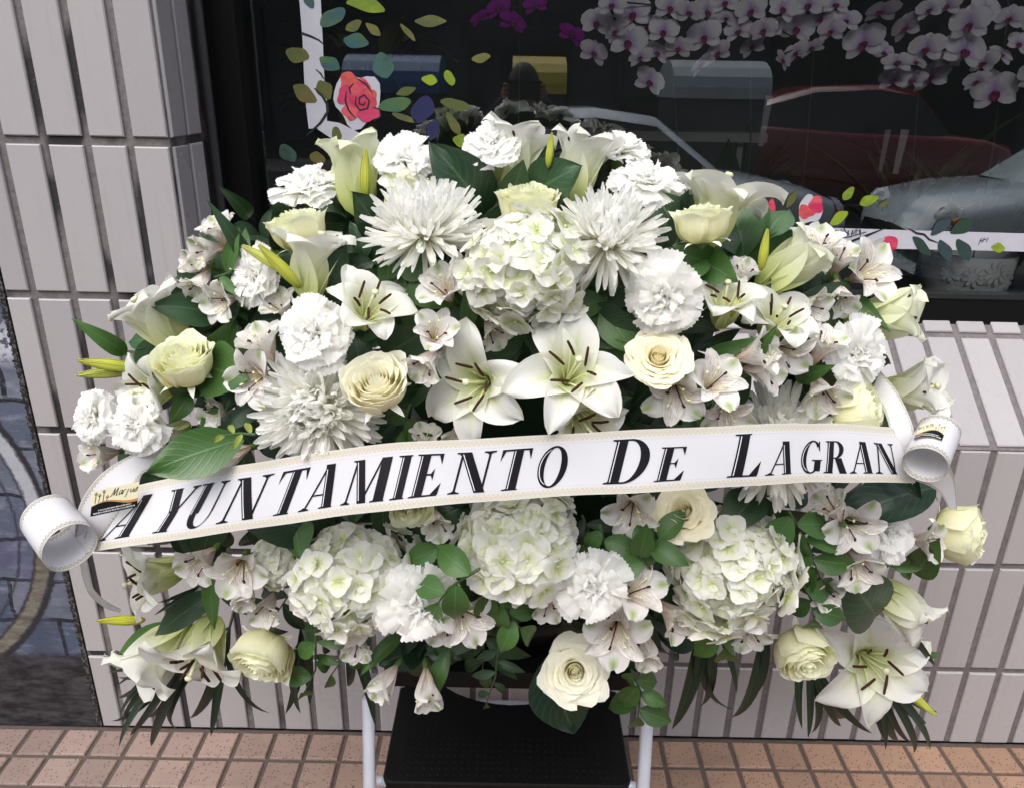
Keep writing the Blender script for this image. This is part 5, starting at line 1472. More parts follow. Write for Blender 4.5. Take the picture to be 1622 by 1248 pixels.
def roll(pc, pe, rad_px, Yc, label=None, turns=1.25, start=0.0, width=0.085):
    """short tube of ribbon: image centre pc, its near open end towards image point pe"""
    C = at(pc[0], pc[1], Yc); m = mpp(C)
    toc = CAM - C; toc /= np.linalg.norm(toc)
    v = (_A * (pe[0] - pc[0]) + _B * (pe[1] - pc[1])) * m
    v = v - toc * (v @ toc)
    lat = np.linalg.norm(v) * 2
    ax = v / np.linalg.norm(v) * lat + toc * math.sqrt(max(1e-6, width ** 2 - lat ** 2))
    ax /= np.linalg.norm(ax)
    e1 = np.cross(ax, toc); e1 /= np.linalg.norm(e1); e2 = np.cross(ax, e1)
    n = 56; r0 = rad_px * m
    G = np.zeros((n + 1, 7, 3))
    for i in range(n + 1):
        a = start + 2 * math.pi * turns * i / n
        r = r0 * (1 - 0.05 * i / n) * (1 + 0.03 * math.sin(2 * a + 0.6))
        for j in range(7):
            r = r * (1 + 0.006 * math.sin(a * 3 + j))
            G[i, j] = C + ax * width * (0.5 - j / 6) + r * (math.cos(a) * e1 + math.sin(a) * e2)
    return G, (C, ax, e1, e2, r0)
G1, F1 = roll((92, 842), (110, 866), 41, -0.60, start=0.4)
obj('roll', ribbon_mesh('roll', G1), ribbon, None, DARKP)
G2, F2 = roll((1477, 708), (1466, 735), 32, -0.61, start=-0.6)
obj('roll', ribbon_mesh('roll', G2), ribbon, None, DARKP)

# ---- florist stickers
M_STK = plain('sticker_cream', (0.80, 0.76, 0.52), 0.35, 0.4)
M_STKW = plain('sticker_white', (0.80, 0.79, 0.76), 0.35, 0.4)
M_STKO = plain('sticker_orange', (0.60, 0.25, 0.06), 0.35, 0.4)
M_STKT = plain('sticker_text', (0.78, 0.78, 0.78), 0.4, 0.3)
def sticker(mapf, parent):
    """mapf(x 0..1, y 0..1, lift) -> point"""
    def patch(poly_top, poly_bot, lift, mat, nm, n=14):
        V, F = [], []
        for i in range(n + 1):
            x = i / n
            for k in range(4):
                f = k / 3
                V.append(tuple(mapf(x, poly_bot(x) * (1 - f) + poly_top(x) * f, lift)))
        F = gridfaces(n, 3)
        return mesh(nm, V, F, mat, None, True)
    st = obj('sticker', patch(lambda x: 1.0, lambda x: 0.0, 0.0006, M_STK, 'sticker'), parent)
    wave = lambda x: 0.36 + 0.12 * math.sin(x * 5.0 + 0.2)
    obj('sticker_wave', patch(wave, lambda x: 0.0, 0.0009, M_INK, 'wave'), st)
    obj('sticker_swoosh', patch(lambda x: wave(x) + 0.02 + 0.09 * x, lambda x: wave(x) + 0.01, 0.0009, M_STKO, 'swoosh'), st)
    mb = MB()
    def stroke(pts, wd, lift=0.0011):
        for (x0, y0), (x1, y1) in zip(pts, pts[1:]):
            dx, dy = x1 - x0, y1 - y0; L = math.hypot(dx, dy) + 1e-6
            nx, ny = -dy / L * wd, dx / L * wd * 1.6
            mb.add([mapf(x0 + nx, y0 + ny, lift), mapf(x1 + nx, y1 + ny, lift), mapf(x1 - nx, y1 - ny, lift), mapf(x0 - nx, y0 - ny, lift)], [(0, 1, 2, 3)])
    # flowers on the left
    for (x, h) in ((0.07, 0.86), (0.15, 0.78), (0.24, 0.90), (0.32, 0.66)):
        stroke([(x, 0.5), (x + 0.01, h)], 0.006)
        stroke([(x - 0.02, h), (x + 0.01, h + 0.06), (x + 0.04, h), (x + 0.01, h - 0.05), (x - 0.02, h)], 0.006)
    # the name in script: M a r j u s
    c0, sx, sy = 0.40, 0.105, 0.20
    def let(ox, oy, pts): stroke([(ox + a * sx + b * 0.035, oy + b * sy) for a, b in pts], 0.0065)
    yb = 0.64
    let(c0, yb, [(-0.2, 0.1), (0.05, 0.0), (0.35, 1.5), (0.55, 0.1), (1.0, 1.5), (1.1, 0.0), (1.35, 0.15)])
    o_ = c0 + 1.45 * sx
    for shape in ([(0.7, 0.8), (0.3, 0.85), (0.1, 0.4), (0.3, 0.0), (0.65, 0.4), (0.7, 0.8), (0.72, 0.1), (0.95, 0.1)],
                  [(0.1, 0.0), (0.2, 0.8), (0.4, 0.85), (0.6, 0.75)],
                  [(0.3, 0.85), (0.25, -0.5), (0.0, -0.6)],
                  [(0.0, 0.8), (0.05, 0.2), (0.3, 0.0), (0.6, 0.5), (0.62, 0.8), (0.65, 0.1), (0.85, 0.1)],
                  [(0.1, 0.1), (0.5, 0.9), (0.6, 0.3), (0.4, 0.0), (0.1, 0.05)]):
        let(o_, yb, shape); o_ += sx * 0.80
    obj('sticker_name', mb.mesh('name', M_INK), st)
    mb = MB()
    def tiny(y, x0, x1, seed):
        rg = np.random.default_rng(seed); x = x0
        while x < x1:
            w = rg.uniform(0.010, 0.022)
            mb.add([mapf(x, y, 0.0012), mapf(x + w, y, 0.0012), mapf(x + w, y + rg.uniform(.035, .06), 0.0012), mapf(x, y + rg.uniform(.035, .06), 0.0012)], [(0, 1, 2, 3)])
            x += w + rg.uniform(0.006, 0.02)
    tiny(0.16, 0.16, 0.86, 1); tiny(0.06, 0.06, 0.94, 2)
    obj('sticker_address', mb.mesh('address', M_STKT), st)
# left sticker lies on the tail, right one wraps the roll
def stk_left(x, y, lift):
    P = at(143 + 74 * x + 4 * y, 818 - 16 * x - 40 * y, -0.605)
    return P + (CAM - P) / np.linalg.norm(CAM - P) * lift
sticker(stk_left, ribbon)
def stk_right(x, y, lift):
    C, ax, e1, e2, r0 = F2
    toc = CAM - C; toc /= np.linalg.norm(toc)
    a0 = math.atan2(toc @ e2, toc @ e1)
    sgn = 1.0 if (np.cross(ax, e1) @ e2) > 0 else -1.0
    a = a0 + sgn * (-0.25 + 1.25 * x) * 1.0
    h = -0.085 * 0.5 + 0.085 * (0.38 - 0.0)
    p = C + ax * (0.020 - 0.036 * y) + (r0 + 0.0006 + lift) * (math.cos(a) * e1 + math.sin(a) * e2)
    return p
sticker(stk_right, ribbon)
# staples in the rolls
mb = MB()
for (x, y) in ((122, 838), (136, 846)):
    mb.tube([at(x - 2, y + 6, -0.60), at(x + 2, y - 5, -0.60)], 0.0006, 5)
obj('staple', mb.mesh('staple', plain('staple_metal', (0.25, 0.25, 0.26), 0.3, 0.5, metal=1.0)), ribbon)

# ================================================================== step stool
M_WTUBE = plain('white_tube', (0.54, 0.565, 0.64), 0.3, 0.5, noise=0.05, nscale=40)
M_BPLAST = plain('black_plastic', (0.0035, 0.0036, 0.0038), 0.5, 0.22, noise=0.3, nscale=80, bump=0.1)
stool = empty('step_stool', 'black plastic step stool with white tube legs under the spray', 'step stool', Matrix.Translation((0.005, -0.25, 0)))
S = lambda p: np.asarray(p, float) - np.array([0.005, -0.25, 0])
for sx in (-1, 1):
    x = 0.005 + sx * 0.262
    obj('front_leg', MB().tube([S((x, -0.405, 0.012)), S((x, -0.40, 0.25)), S((x - sx * 0.006, -0.385, 0.47)), S((x - sx * 0.02, -0.36, 0.50))], 0.0122, 14).mesh('front_leg', M_WTUBE, True), stool)
    obj('rear_leg', MB().tube([S((x - sx * 0.02, -0.03, 0.012)), S((x - sx * 0.022, -0.12, 0.30)), S((x - sx * 0.03, -0.20, 0.50))], 0.0122, 14).mesh('rear_leg', M_WTUBE, True), stool)
    obj('foot', MB().tube([S((x, -0.405, 0.0)), S((x, -0.405, 0.03))], 0.0155, 12).mesh('foot', M_BPLAST, True), stool)
    obj('rear_foot', MB().tube([S((x - sx * 0.02, -0.03, 0.0)), S((x - sx * 0.02, -0.033, 0.03))], 0.0155, 12).mesh('rear_foot', M_BPLAST, True), stool)
    obj('peg', MB().tube([S((x - sx * 0.006, -0.355, 0.232)), S((x - sx * 0.026, -0.355, 0.232))], [0.009, 0.012], 10).mesh('peg', M_WTUBE, True), stool)
obj('crossbar', MB().tube([S((-0.235, -0.075, 0.165)), S((0.245, -0.075, 0.165))], 0.011, 12).mesh('crossbar', M_WTUBE, True), stool)
def tread_mesh(x0, x1, y0, y1, z, th, notch, rc=0.02):
    """slab with rounded front corners and a concave cut in the rear edge"""
    pts = []
    for k in range(7):
        a = math.pi + k / 6 * math.pi / 2
        pts.append((x0 + rc + rc * math.cos(a), y0 + rc + rc * math.sin(a)))
    for k in range(7):
        a = 1.5 * math.pi + k / 6 * math.pi / 2
        pts.append((x1 - rc + rc * math.cos(a), y0 + rc + rc * math.sin(a)))
    pts.append((x1, y1))
    if notch:
        nx0, nx1, dp = notch
        for k in range(17):
            a = k / 16 * math.pi
            pts.append(((nx0 + nx1) / 2 + (nx1 - nx0) / 2 * math.cos(a), y1 - dp * math.sin(a)))
    pts.append((x0, y1))
    n = len(pts)
    c = 0.004
    cx_, cy_ = (x0 + x1) / 2, (y0 + y1) / 2
    def sh(p, k):
        d = np.array(p) - (cx_, cy_); L = np.linalg.norm(d)
        return tuple(np.array(p) - d / L * k)
    V = [S((*sh(p, c), z)) for p in pts] + [S((*p, z - c)) for p in pts] + [S((*p, z - th)) for p in pts]
    F = [tuple(range(n))]
    for r in range(2):
        for i in range(n):
            j = (i + 1) % n
            F.append((r * n + i, (r + 1) * n + i, (r + 1) * n + j, r * n + j))
    F.append(tuple(2 * n + i for i in range(n))[::-1])
    return mesh('tread', V, F, M_BPLAST, None, False)
tr = obj('tread', tread_mesh(-0.238, 0.250, -0.372, -0.055, 0.250, 0.034, (-0.165, 0.19, 0.105)), stool)
mb = MB()
for i in range(29):
    for j in range(9):
        x, y = -0.205 + 0.0152 * i, -0.352 + 0.0155 * j
        if j > 6 and -0.14 < x < 0.165: continue
        mb.lathe([(0.001, 0.0008), (0.0018, 0.0006), (0.0028, 0.0)], 7, tuple(S((x, y, 0.2502))))
stuff(obj('grip_dots', mb.mesh('grip_dots', M_BPLAST, True), tr))
obj('top_step', tread_mesh(-0.225, 0.235, -0.372, -0.08, 0.520, 0.034, None), stool)
# ================================================================== paint on the glass
PY = GY0 - 0.0016
def paint(name, color, rough=0.55):
    return plain('paint_' + name, color, rough, 0.4, noise=0.12, nscale=90)
def paint2(name, c1, c2):
    t = NT('paint_' + name)
    nz = t.noise(t.scalev(t.n("NewGeometry").outputs['Position'], (30.0, 30.0, 55.0)), 1.0, 3.0)
    oi = t.n("ObjectInfo")
    c = t.mix(t.ramp(t.math('MULTIPLY_ADD', oi.outputs['Random'], 0.3, t.math('SUBTRACT', nz, 0.15)), [(0.38, 0.0), (0.66, 1.0)]), c1, c2)
    return t.principled(c, 0.55, 0.35, t.bump(nz, 0.3, 0.002))
PW = plain('paint_white', (0.44, 0.44, 0.49), 0.6, 0.4, noise=0.10, nscale=25, bump=0.3)
PK = paint('black', (0.012, 0.012, 0.016))
PG = {'olive': paint2('olive', (0.075, 0.095, 0.025), (0.12, 0.1, 0.03)), 'green': paint2('green', (0.06, 0.125, 0.04), (0.03, 0.08, 0.09)), 'yellowgreen': paint2('yellowgreen', (0.22, 0.3, 0.02), (0.13, 0.2, 0.02)), 'blue': paint2('blue', (0.025, 0.085, 0.12), (0.05, 0.1, 0.03)), 'teal': paint2('teal', (0.04, 0.105, 0.085), (0.03, 0.06, 0.04)), 'navy': paint2('navy', (0.014, 0.017, 0.07), (0.03, 0.03, 0.05)), 'mustard': paint2('mustard', (0.13, 0.125, 0.03), (0.07, 0.09, 0.03)), 'dark': paint2('darkgreen', (0.018, 0.045, 0.028), (0.03, 0.05, 0.06)), 'yellow': paint2('yellow', (0.5, 0.45, 0.05), (0.3, 0.3, 0.05))}
PR = {'coral': paint2('coral', (0.52, 0.1, 0.075), (0.42, 0.03, 0.07)), 'pink': paint2('pink', (0.46, 0.02, 0.09), (0.55, 0.09, 0.1)), 'red': paint2('red', (0.4, 0.01, 0.04), (0.5, 0.05, 0.09)), 'rose': paint2('rose', (0.5, 0.05, 0.12), (0.4, 0.02, 0.08))}
def decal(name, pts, mat, parent, lift=0.0):
    V = [tuple(at(x, y, PY - lift)) for x, y in pts]
    return obj(name, mesh(name, V, [tuple(range(len(V)))], mat, None, False), parent)
def strip_px(pts, w):
    L, R = [], []
    for i, (x, y) in enumerate(pts):
        a = np.array(pts[max(i - 1, 0)], float); b = np.array(pts[min(i + 1, len(pts) - 1)], float)
        t = b - a; t /= np.linalg.norm(t) + 1e-9
        ww = w[i] if hasattr(w, '__len__') else w
        L.append((x - t[1] * ww, y + t[0] * ww)); R.append((x + t[1] * ww, y - t[0] * ww))
    return L + R[::-1]
def decal_strip(name, pts, w, mat, parent, lift=0.0):
    P = strip_px(pts, w); n = len(pts)
    V = [tuple(at(x, y, PY - lift)) for x, y in P]
    F = [(i, i + 1, 2 * n - 2 - i, 2 * n - 1 - i) for i in range(n - 1)]
    return obj(name, mesh(name, V, F, mat, None, False), parent)
decal_strip('painted_band', [(488, -60), (491, 0), (495, 60), (498, 130), (502, 170), (503, 204)], [17, 17, 16, 16, 17, 14], PW, win)
decal_strip('painted_band', [(506, 198), (532, 208), (562, 224), (585, 248), (606, 282), (622, 330), (630, 380)], [8, 14, 15, 15, 15, 15, 15], PW, win, 0.0004)
decal_strip('painted_band', [(1120, 372), (1200, 374), (1300, 377), (1430, 380), (1560, 383), (1700, 387), (1900, 392)], [15, 15, 16, 15, 14.5, 14.5, 14], PW, win)
decal_strip('painted_stroke', [(477, 53), (492, 58), (505, 64), (514, 72)], [2.2, 1.8, 1.4, .6], PK, win, 0.0006)
decal_strip('painted_stroke', [(500, 110), (508, 117), (513, 126)], [0.6, 1.4, .8], PK, win, 0.0006)
decal_strip('painted_stroke', [(498, 140), (510, 152), (518, 165), (519, 178), (508, 195), (486, 215)], [1.0, 1.8, 2.2, 2.4, 2.2, 0.8], PK, win, 0.0008)
decal_strip('painted_stroke', [(545, 222), (552, 232), (560, 238), (565, 247)], [1, 2, 1.5, .6], PK, win, 0.0008)
decal_strip('painted_stroke', [(1315, 388), (1345, 384), (1375, 373), (1404, 361)], [1.2, 1.8, 1.8, .6], PK, win, 0.0008)
decal_strip('painted_stroke', [(1440, 363), (1452, 370), (1464, 372), (1472, 380), (1486, 385)], [.8, 1.8, 1.6, 1.6, .6], PK, win, 0.0008)
# scribbled signature
sg = []
for i in range(30):
    sg.append((1309 + i * 1.9 + 3 * math.sin(i * 1.9), 371 + 6.5 * math.sin(i * 2.3) + 2 * math.sin(i * 0.7) - i * 0.1))
decal_strip('painted_signature', sg, 0.8, PK, win, 0.0008)
decal_strip('painted_signature', [(1315, 378), (1345, 376), (1372, 368)], 0.7, PK, win, 0.0009)
decal_strip('painted_initials', [(1550, 388), (1554, 379), (1560, 377), (1556, 384), (1552, 382), (1561, 380), (1566, 377), (1562, 384)], 0.5, PK, win, 0.0008)

def leaf_px(cx_, cy_, L, ang, w, mat, curve=0.0, lift=0.0006):
    a = math.radians(ang); ux, uy = math.cos(a), math.sin(a)
    top, bot = [], []
    f1, f2 = rnd(0, 6), rnd(0, 6)
    for k in range(17):
        s = k / 16
        d = (s - 0.5) * L; b = curve * math.sin(math.pi * s) * L
        h = w * L * math.sin(math.pi * min(1, s * 0.94 + 0.03)) ** 0.75 
        h1, h2 = h * (1 + 0.16 * math.sin(5 * s + f1)), h * (1 + 0.16 * math.sin(6 * s + f2))
        top.append((cx_ + ux * d - uy * (b + h1), cy_ + uy * d + ux * (b + h1)))
        bot.append((cx_ + ux * d - uy * (b - h2), cy_ + uy * d + ux * (b - h2)))
    return decal('painted_leaf', top + bot[::-1], PG[mat] if isinstance(mat, str) else mat, win, lift)
for q in [(471, 87, 38, 15, .33, 'olive'), (522, 101, 36, 30, .30, 'green'), (483, 149, 44, 35, .27, 'olive'), (514, 143, 34, 60, .34, 'olive'), (527, 28, 46, -35, .30, 'green'), (579, 11, 62, 12, .20, 'yellowgreen', -.1), (564, 66, 40, 10, .30, 'blue'), (607, 104, 42, 75, .38, 'teal'), (680, 127, 25, 10, .33, 'yellowgreen'), (712, 124, 26, 65, .32, 'yellowgreen'), (625, 166, 52, -12, .24, 'green'), (643, 145, 32, -18, .2, 'olive'), (669, 174, 46, -65, .38, 'navy'), (686, 206, 34, -70, .32, 'navy'), (533, 213, 24, 80, .36, 'olive'), (456, 243, 34, 50, .34, 'teal'), (503, 251, 26, 20, .38, 'olive'), (682, 34, 50, 0, .17, 'mustard'), (560, 41, 28, -30, .30, 'mustard'), (591, 47, 30, 40, .22, 'mustard'), (646, 52, 36, 50, .13, 'olive'), (729, 223, 24, 10, .42, 'yellowgreen'), (721, 166, 48, 12, .2, 'olive'), (640, 187, 40, 20, .14, 'mustard'), (718, 196, 40, 60, .2, 'olive'), (490, 3, 24, 60, .34, 'blue'), (762, 92, 30, -10, .25, 'mustard'),
          (1254, 316, 32, -60, .16, 'olive'), (1344, 307, 26, -50, .28, 'yellowgreen'), (1377, 318, 32, -22, .26, 'yellowgreen'), (1329, 346, 34, -35, .24, 'yellowgreen'), (1400, 323, 20, -35, .2, 'olive'), (1490, 360, 40, -40, .22, 'dark'), (1524, 360, 42, -28, .24, 'dark'), (1460, 390, 40, 45, .2, 'dark'), (1497, 398, 38, 65, .25, 'dark'), (1526, 396, 38, 60, .28, 'dark'), (1581, 393, 22, 5, .32, 'yellowgreen'), (1357, 402, 22, 50, .36, 'yellowgreen')]:
    leaf_px(*q)
# painted roses
def blob(cx_, cy_, rx, ry, seed, mat, parent, lift, n=22, amp=0.12):
    rg = np.random.default_rng(seed); ph = rg.uniform(0, 6, 3)
    pts = []
    for k in range(n):
        a = 2 * math.pi * k / n
        r = 1 + amp * math.sin(3 * a + ph[0]) + amp * 0.6 * math.sin(5 * a + ph[1])
        pts.append((cx_ + rx * r * math.cos(a), cy_ + ry * r * math.sin(a)))
    return decal('painted_petal', pts, mat, parent, lift)
blob(566, 158, 37, 42, 1, PW, win, 0.0003)
for (x, y, rx, ry, sd_, m) in ((553, 131, 15, 17, 2, 'coral'), (549, 152, 15, 16, 3, 'rose'), (572, 143, 17, 17, 4, 'pink'), (585, 157, 13, 15, 5, 'coral'), (571, 163, 17, 15, 6, 'red'), (556, 177, 14, 13, 7, 'pink'), (583, 181, 19, 12, 8, 'rose'), (570, 160, 9, 9, 9, 'pink')):
    blob(x, y, rx, ry, sd_, PR[m], win, 0.0006 + sd_ * 0.00012)
for pts in ([(548, 145), (547, 160), (552, 175), (563, 188)], [(560, 132), (553, 140), (556, 150)], [(566, 125), (580, 134), (590, 148)], [(564, 152), (563, 166), (570, 175), (582, 172), (585, 160), (577, 151), (569, 155), (569, 165), (576, 167), (579, 161)], [(590, 170), (601, 173), (603, 185), (590, 193)]):
    decal_strip('painted_stroke', pts, [0.5] + [1.4] * (len(pts) - 2) + [0.5], PK, win, 0.0022)
blob(1283, 333, 19, 22, 11, PW, win, 0.0003)
blob(1277, 336, 13, 11, 12, PR['coral'], win, 0.0007); blob(1293, 325, 11, 14, 13, PR['pink'], win, 0.0009)
blob(1221, 329, 8, 12, 14, PR['pink'], win, 0.0007)
blob(1409, 386, 14, 12, 15, PR['pink'], win, 0.0010, amp=0.05); blob(1406, 384, 8, 7, 16, PR['rose'], win, 0.0012)
blob(1160, 406, 12, 8, 17, PR['pink'], win, 0.0007); blob(516, 318, 12, 16, 18, PR['pink'], win, 0.0007)

# ================================================================== behind the glass
def orchid_petal(W, L, ph):
    P = [(0.02, 0.0), (0.3 * L, 0.10), (0.65 * L, 0.12), (L, 0.0)]
    return tepal('orchid_petal', P, lil_w(W, 0.58, 0.15, 0.62), M_ORCH, cup=(0.2, 0.05), ruf=0.03, ph=ph, nu=8, nv=6)
M_ORCH = petal_mat("orchid_petal", [(0.0, (0.45, 0.30, 0.62)), (0.25, (0.72, 0.62, 0.84)), (0.5, (0.92, 0.90, 0.94)), (1.0, (0.95, 0.94, 0.95))], transl=0.25, vein=0.08)
M_LIP = plain('orchid_lip', (0.22, 0.02, 0.085), 0.5, 0.4, noise=0.4, nscale=60)
OSEP, OPET = orchid_petal(0.30, 0.92, 1.0), orchid_petal(0.52, 0.98, 2.0)
lip = MB().lathe([(0.001, 0.26), (0.10, 0.22), (0.16, 0.10), (0.10, 0.0)], 10)
lip.V = [(x * 0.8 - 0.10, y, z) for x, y, z in lip.V]
lp2 = tepal('lip', [(0.0, 0.05), (0.2, 0.20), (0.34, 0.30), (0.46, 0.18)], lil_w(0.17, 0.5, 0.2), M_LIP, cup=(0.9, 0.6), nu=6, nv=4)
o_ = len(lip.V)
lip.V += [(-v.co.x, v.co.y, v.co.z) for v in lp2.vertices]; lip.F += [tuple(a + o_ for a in p.vertices) for p in lp2.polygons]
LIPM = lip.mesh('lip', M_LIP, True)
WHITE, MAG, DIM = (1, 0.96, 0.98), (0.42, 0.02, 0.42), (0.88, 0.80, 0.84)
def orchid(blooms, label, potpx, potcol, Yp, col=WHITE, pot_r=0.055):
    top = at(blooms[0][0], -60, Yp + 0.06)
    foot = at(potpx[0], potpx[1], Yp + 0.10)
    zt = 0.96
    foot = np.array([foot[0], foot[1], zt])
    root = empty('orchid_plant', label, 'orchid', Matrix.Translation(Vector(foot)), 'orchids behind the glass')
    hp = 0.13
    obj('pot', MB().lathe([(0.001, 0.0), (pot_r * 0.75, 0.0), (pot_r, hp), (pot_r * 1.05, hp), (pot_r * 1.05, hp + 0.008), (pot_r * 0.93, hp + 0.008), (pot_r * 0.9, hp - 0.02), (0.001, hp - 0.02)], 24).mesh('pot', plain('pot_' + label[:6], potcol, 0.4, 0.5, noise=0.1), True), root)
    cen = [at(x, y, Yp + rnd(-.03, .05)) for x, y, *_ in blooms]
    ordr = sorted(range(len(cen)), key=lambda i: cen[i][2])
    apex = np.array([np.mean([c[0] for c in cen]), Yp + 0.06, max(c[2] for c in cen) + 0.10])
    pts = [np.array([0, 0, hp - 0.02])]
    for s in (0.35, 0.7, 1.0):
        pts.append((apex - foot) * np.array([s ** 1.5, s, math.sin(s * math.pi / 2)]))
    for i in ordr[::-1][::2]: pts.append(cen[i] - foot + np.array([0, 0.03, 0.01]))
    obj('stem', MB().tube(pts, 0.0022, 6).mesh('stem', plain('orchid_stem', (0.05, 0.07, 0.03), 0.5, 0.4), True), root)
    for a in range(4):
        ang = a * 1.6 + 0.4
        L = rnd(0.12, 0.18)
        M = Matrix.Translation((0, 0, hp - 0.01)) @ RZ(ang) @ RY(-0.5) @ SC3(L, L * 0.9, L)
        obj('leaf', random.choice(LEAF_BROAD), root, M, (0.03, 0.07, 0.02))
    for i, bl in enumerate(blooms):
        x, y, dia = bl[:3]
        c = cen[i]
        s = dia * 0.5 * mpp(c)
        d = (rnd(-.6, .6), rnd(-1.0, -.2))
        tl = bl[3] if len(bl) > 3 else rnd(15, 42)
        yv = c[1]
        M = frame_at(x, y, yv, d, tl, s, math.pi / 2 + rnd(-.25, .25), 0.05)
        M = Matrix.Translation(Vector(-foot)) @ M
        b = obj('blossom', LIPM, root, M, col)
        cj = col if len(bl) < 5 else bl[4]
        for a_, me in ((0.0, OSEP), (2.2, OSEP), (-2.2, OSEP), (1.15, OPET), (-1.15, OPET)):
            obj('petal', me, b, RZ(a_) @ TR(0, 0, 0.03 if me is OPET else 0.0) @ RY(rnd(-.15, .15)), cj)
    return root
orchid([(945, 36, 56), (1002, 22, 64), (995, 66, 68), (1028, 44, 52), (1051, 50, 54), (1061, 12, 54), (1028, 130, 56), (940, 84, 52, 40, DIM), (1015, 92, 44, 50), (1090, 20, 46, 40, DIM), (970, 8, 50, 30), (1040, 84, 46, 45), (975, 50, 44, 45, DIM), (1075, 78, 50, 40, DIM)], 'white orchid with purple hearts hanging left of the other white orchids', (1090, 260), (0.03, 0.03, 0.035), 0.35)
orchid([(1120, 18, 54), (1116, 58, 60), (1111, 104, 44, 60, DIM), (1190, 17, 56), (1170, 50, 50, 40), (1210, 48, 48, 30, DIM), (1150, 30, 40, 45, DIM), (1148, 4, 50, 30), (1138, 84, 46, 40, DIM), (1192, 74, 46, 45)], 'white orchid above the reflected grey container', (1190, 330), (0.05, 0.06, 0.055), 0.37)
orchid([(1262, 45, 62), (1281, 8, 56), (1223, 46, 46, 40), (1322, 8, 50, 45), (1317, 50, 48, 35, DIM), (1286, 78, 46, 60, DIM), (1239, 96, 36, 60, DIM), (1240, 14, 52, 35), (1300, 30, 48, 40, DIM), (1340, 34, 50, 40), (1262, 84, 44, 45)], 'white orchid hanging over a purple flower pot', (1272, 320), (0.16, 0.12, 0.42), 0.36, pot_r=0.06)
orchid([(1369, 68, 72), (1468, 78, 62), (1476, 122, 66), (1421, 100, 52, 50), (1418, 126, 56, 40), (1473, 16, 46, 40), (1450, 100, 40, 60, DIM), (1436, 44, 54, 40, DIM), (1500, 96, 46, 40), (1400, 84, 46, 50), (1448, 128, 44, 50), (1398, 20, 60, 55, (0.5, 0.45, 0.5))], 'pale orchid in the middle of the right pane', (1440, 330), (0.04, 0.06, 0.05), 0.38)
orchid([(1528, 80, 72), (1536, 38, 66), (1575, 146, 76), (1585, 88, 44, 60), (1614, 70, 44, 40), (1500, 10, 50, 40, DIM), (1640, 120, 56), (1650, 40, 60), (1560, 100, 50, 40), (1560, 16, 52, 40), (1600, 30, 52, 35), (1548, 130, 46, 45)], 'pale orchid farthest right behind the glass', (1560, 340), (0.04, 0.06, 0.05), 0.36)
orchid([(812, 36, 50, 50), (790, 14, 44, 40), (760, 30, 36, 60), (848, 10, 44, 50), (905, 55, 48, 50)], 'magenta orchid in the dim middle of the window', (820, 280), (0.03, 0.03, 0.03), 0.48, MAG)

# grey green planter on the left with dim shrub
pl = empty('planter', 'grey green round planter dim behind the left of the window', 'planter', Matrix.Translation(Vector((at(575, 260, 0.62)[0], 0.62, 0.96))))
def pot_prof(r0, r1, h): return [(0.001, 0.0), (r0, 0.0), (r1, h), (r1 * 1.04, h), (r1 * 1.04, h + 0.014), (r1 * 0.94, h + 0.014), (r1 * 0.9, h - 0.03), (0.001, h - 0.03)]
obj('pot', MB().lathe(pot_prof(0.15, 0.20, 0.37), 36).mesh('pot', plain('planter_green', (0.10, 0.115, 0.095), 0.55, 0.4, noise=0.15, nscale=10), True), pl)
for k in range(34):
    a, e = rnd(0, 6.28), rnd(-0.2, 1.1)
    L = rnd(0.09, 0.16); r = rnd(0.0, 0.14)
    M = Matrix.Translation((r * math.cos(a), r * math.sin(a), 0.36 + rnd(0, 0.32))) @ RZ(a) @ RY(-e) @ SC3(L, L * 1.2, L)
    obj('leaf', random.choice(LEAF_OVATE), pl, M, random.choice([(0.02, 0.04, 0.018), (0.03, 0.05, 0.02), (0.10, 0.11, 0.04)]))
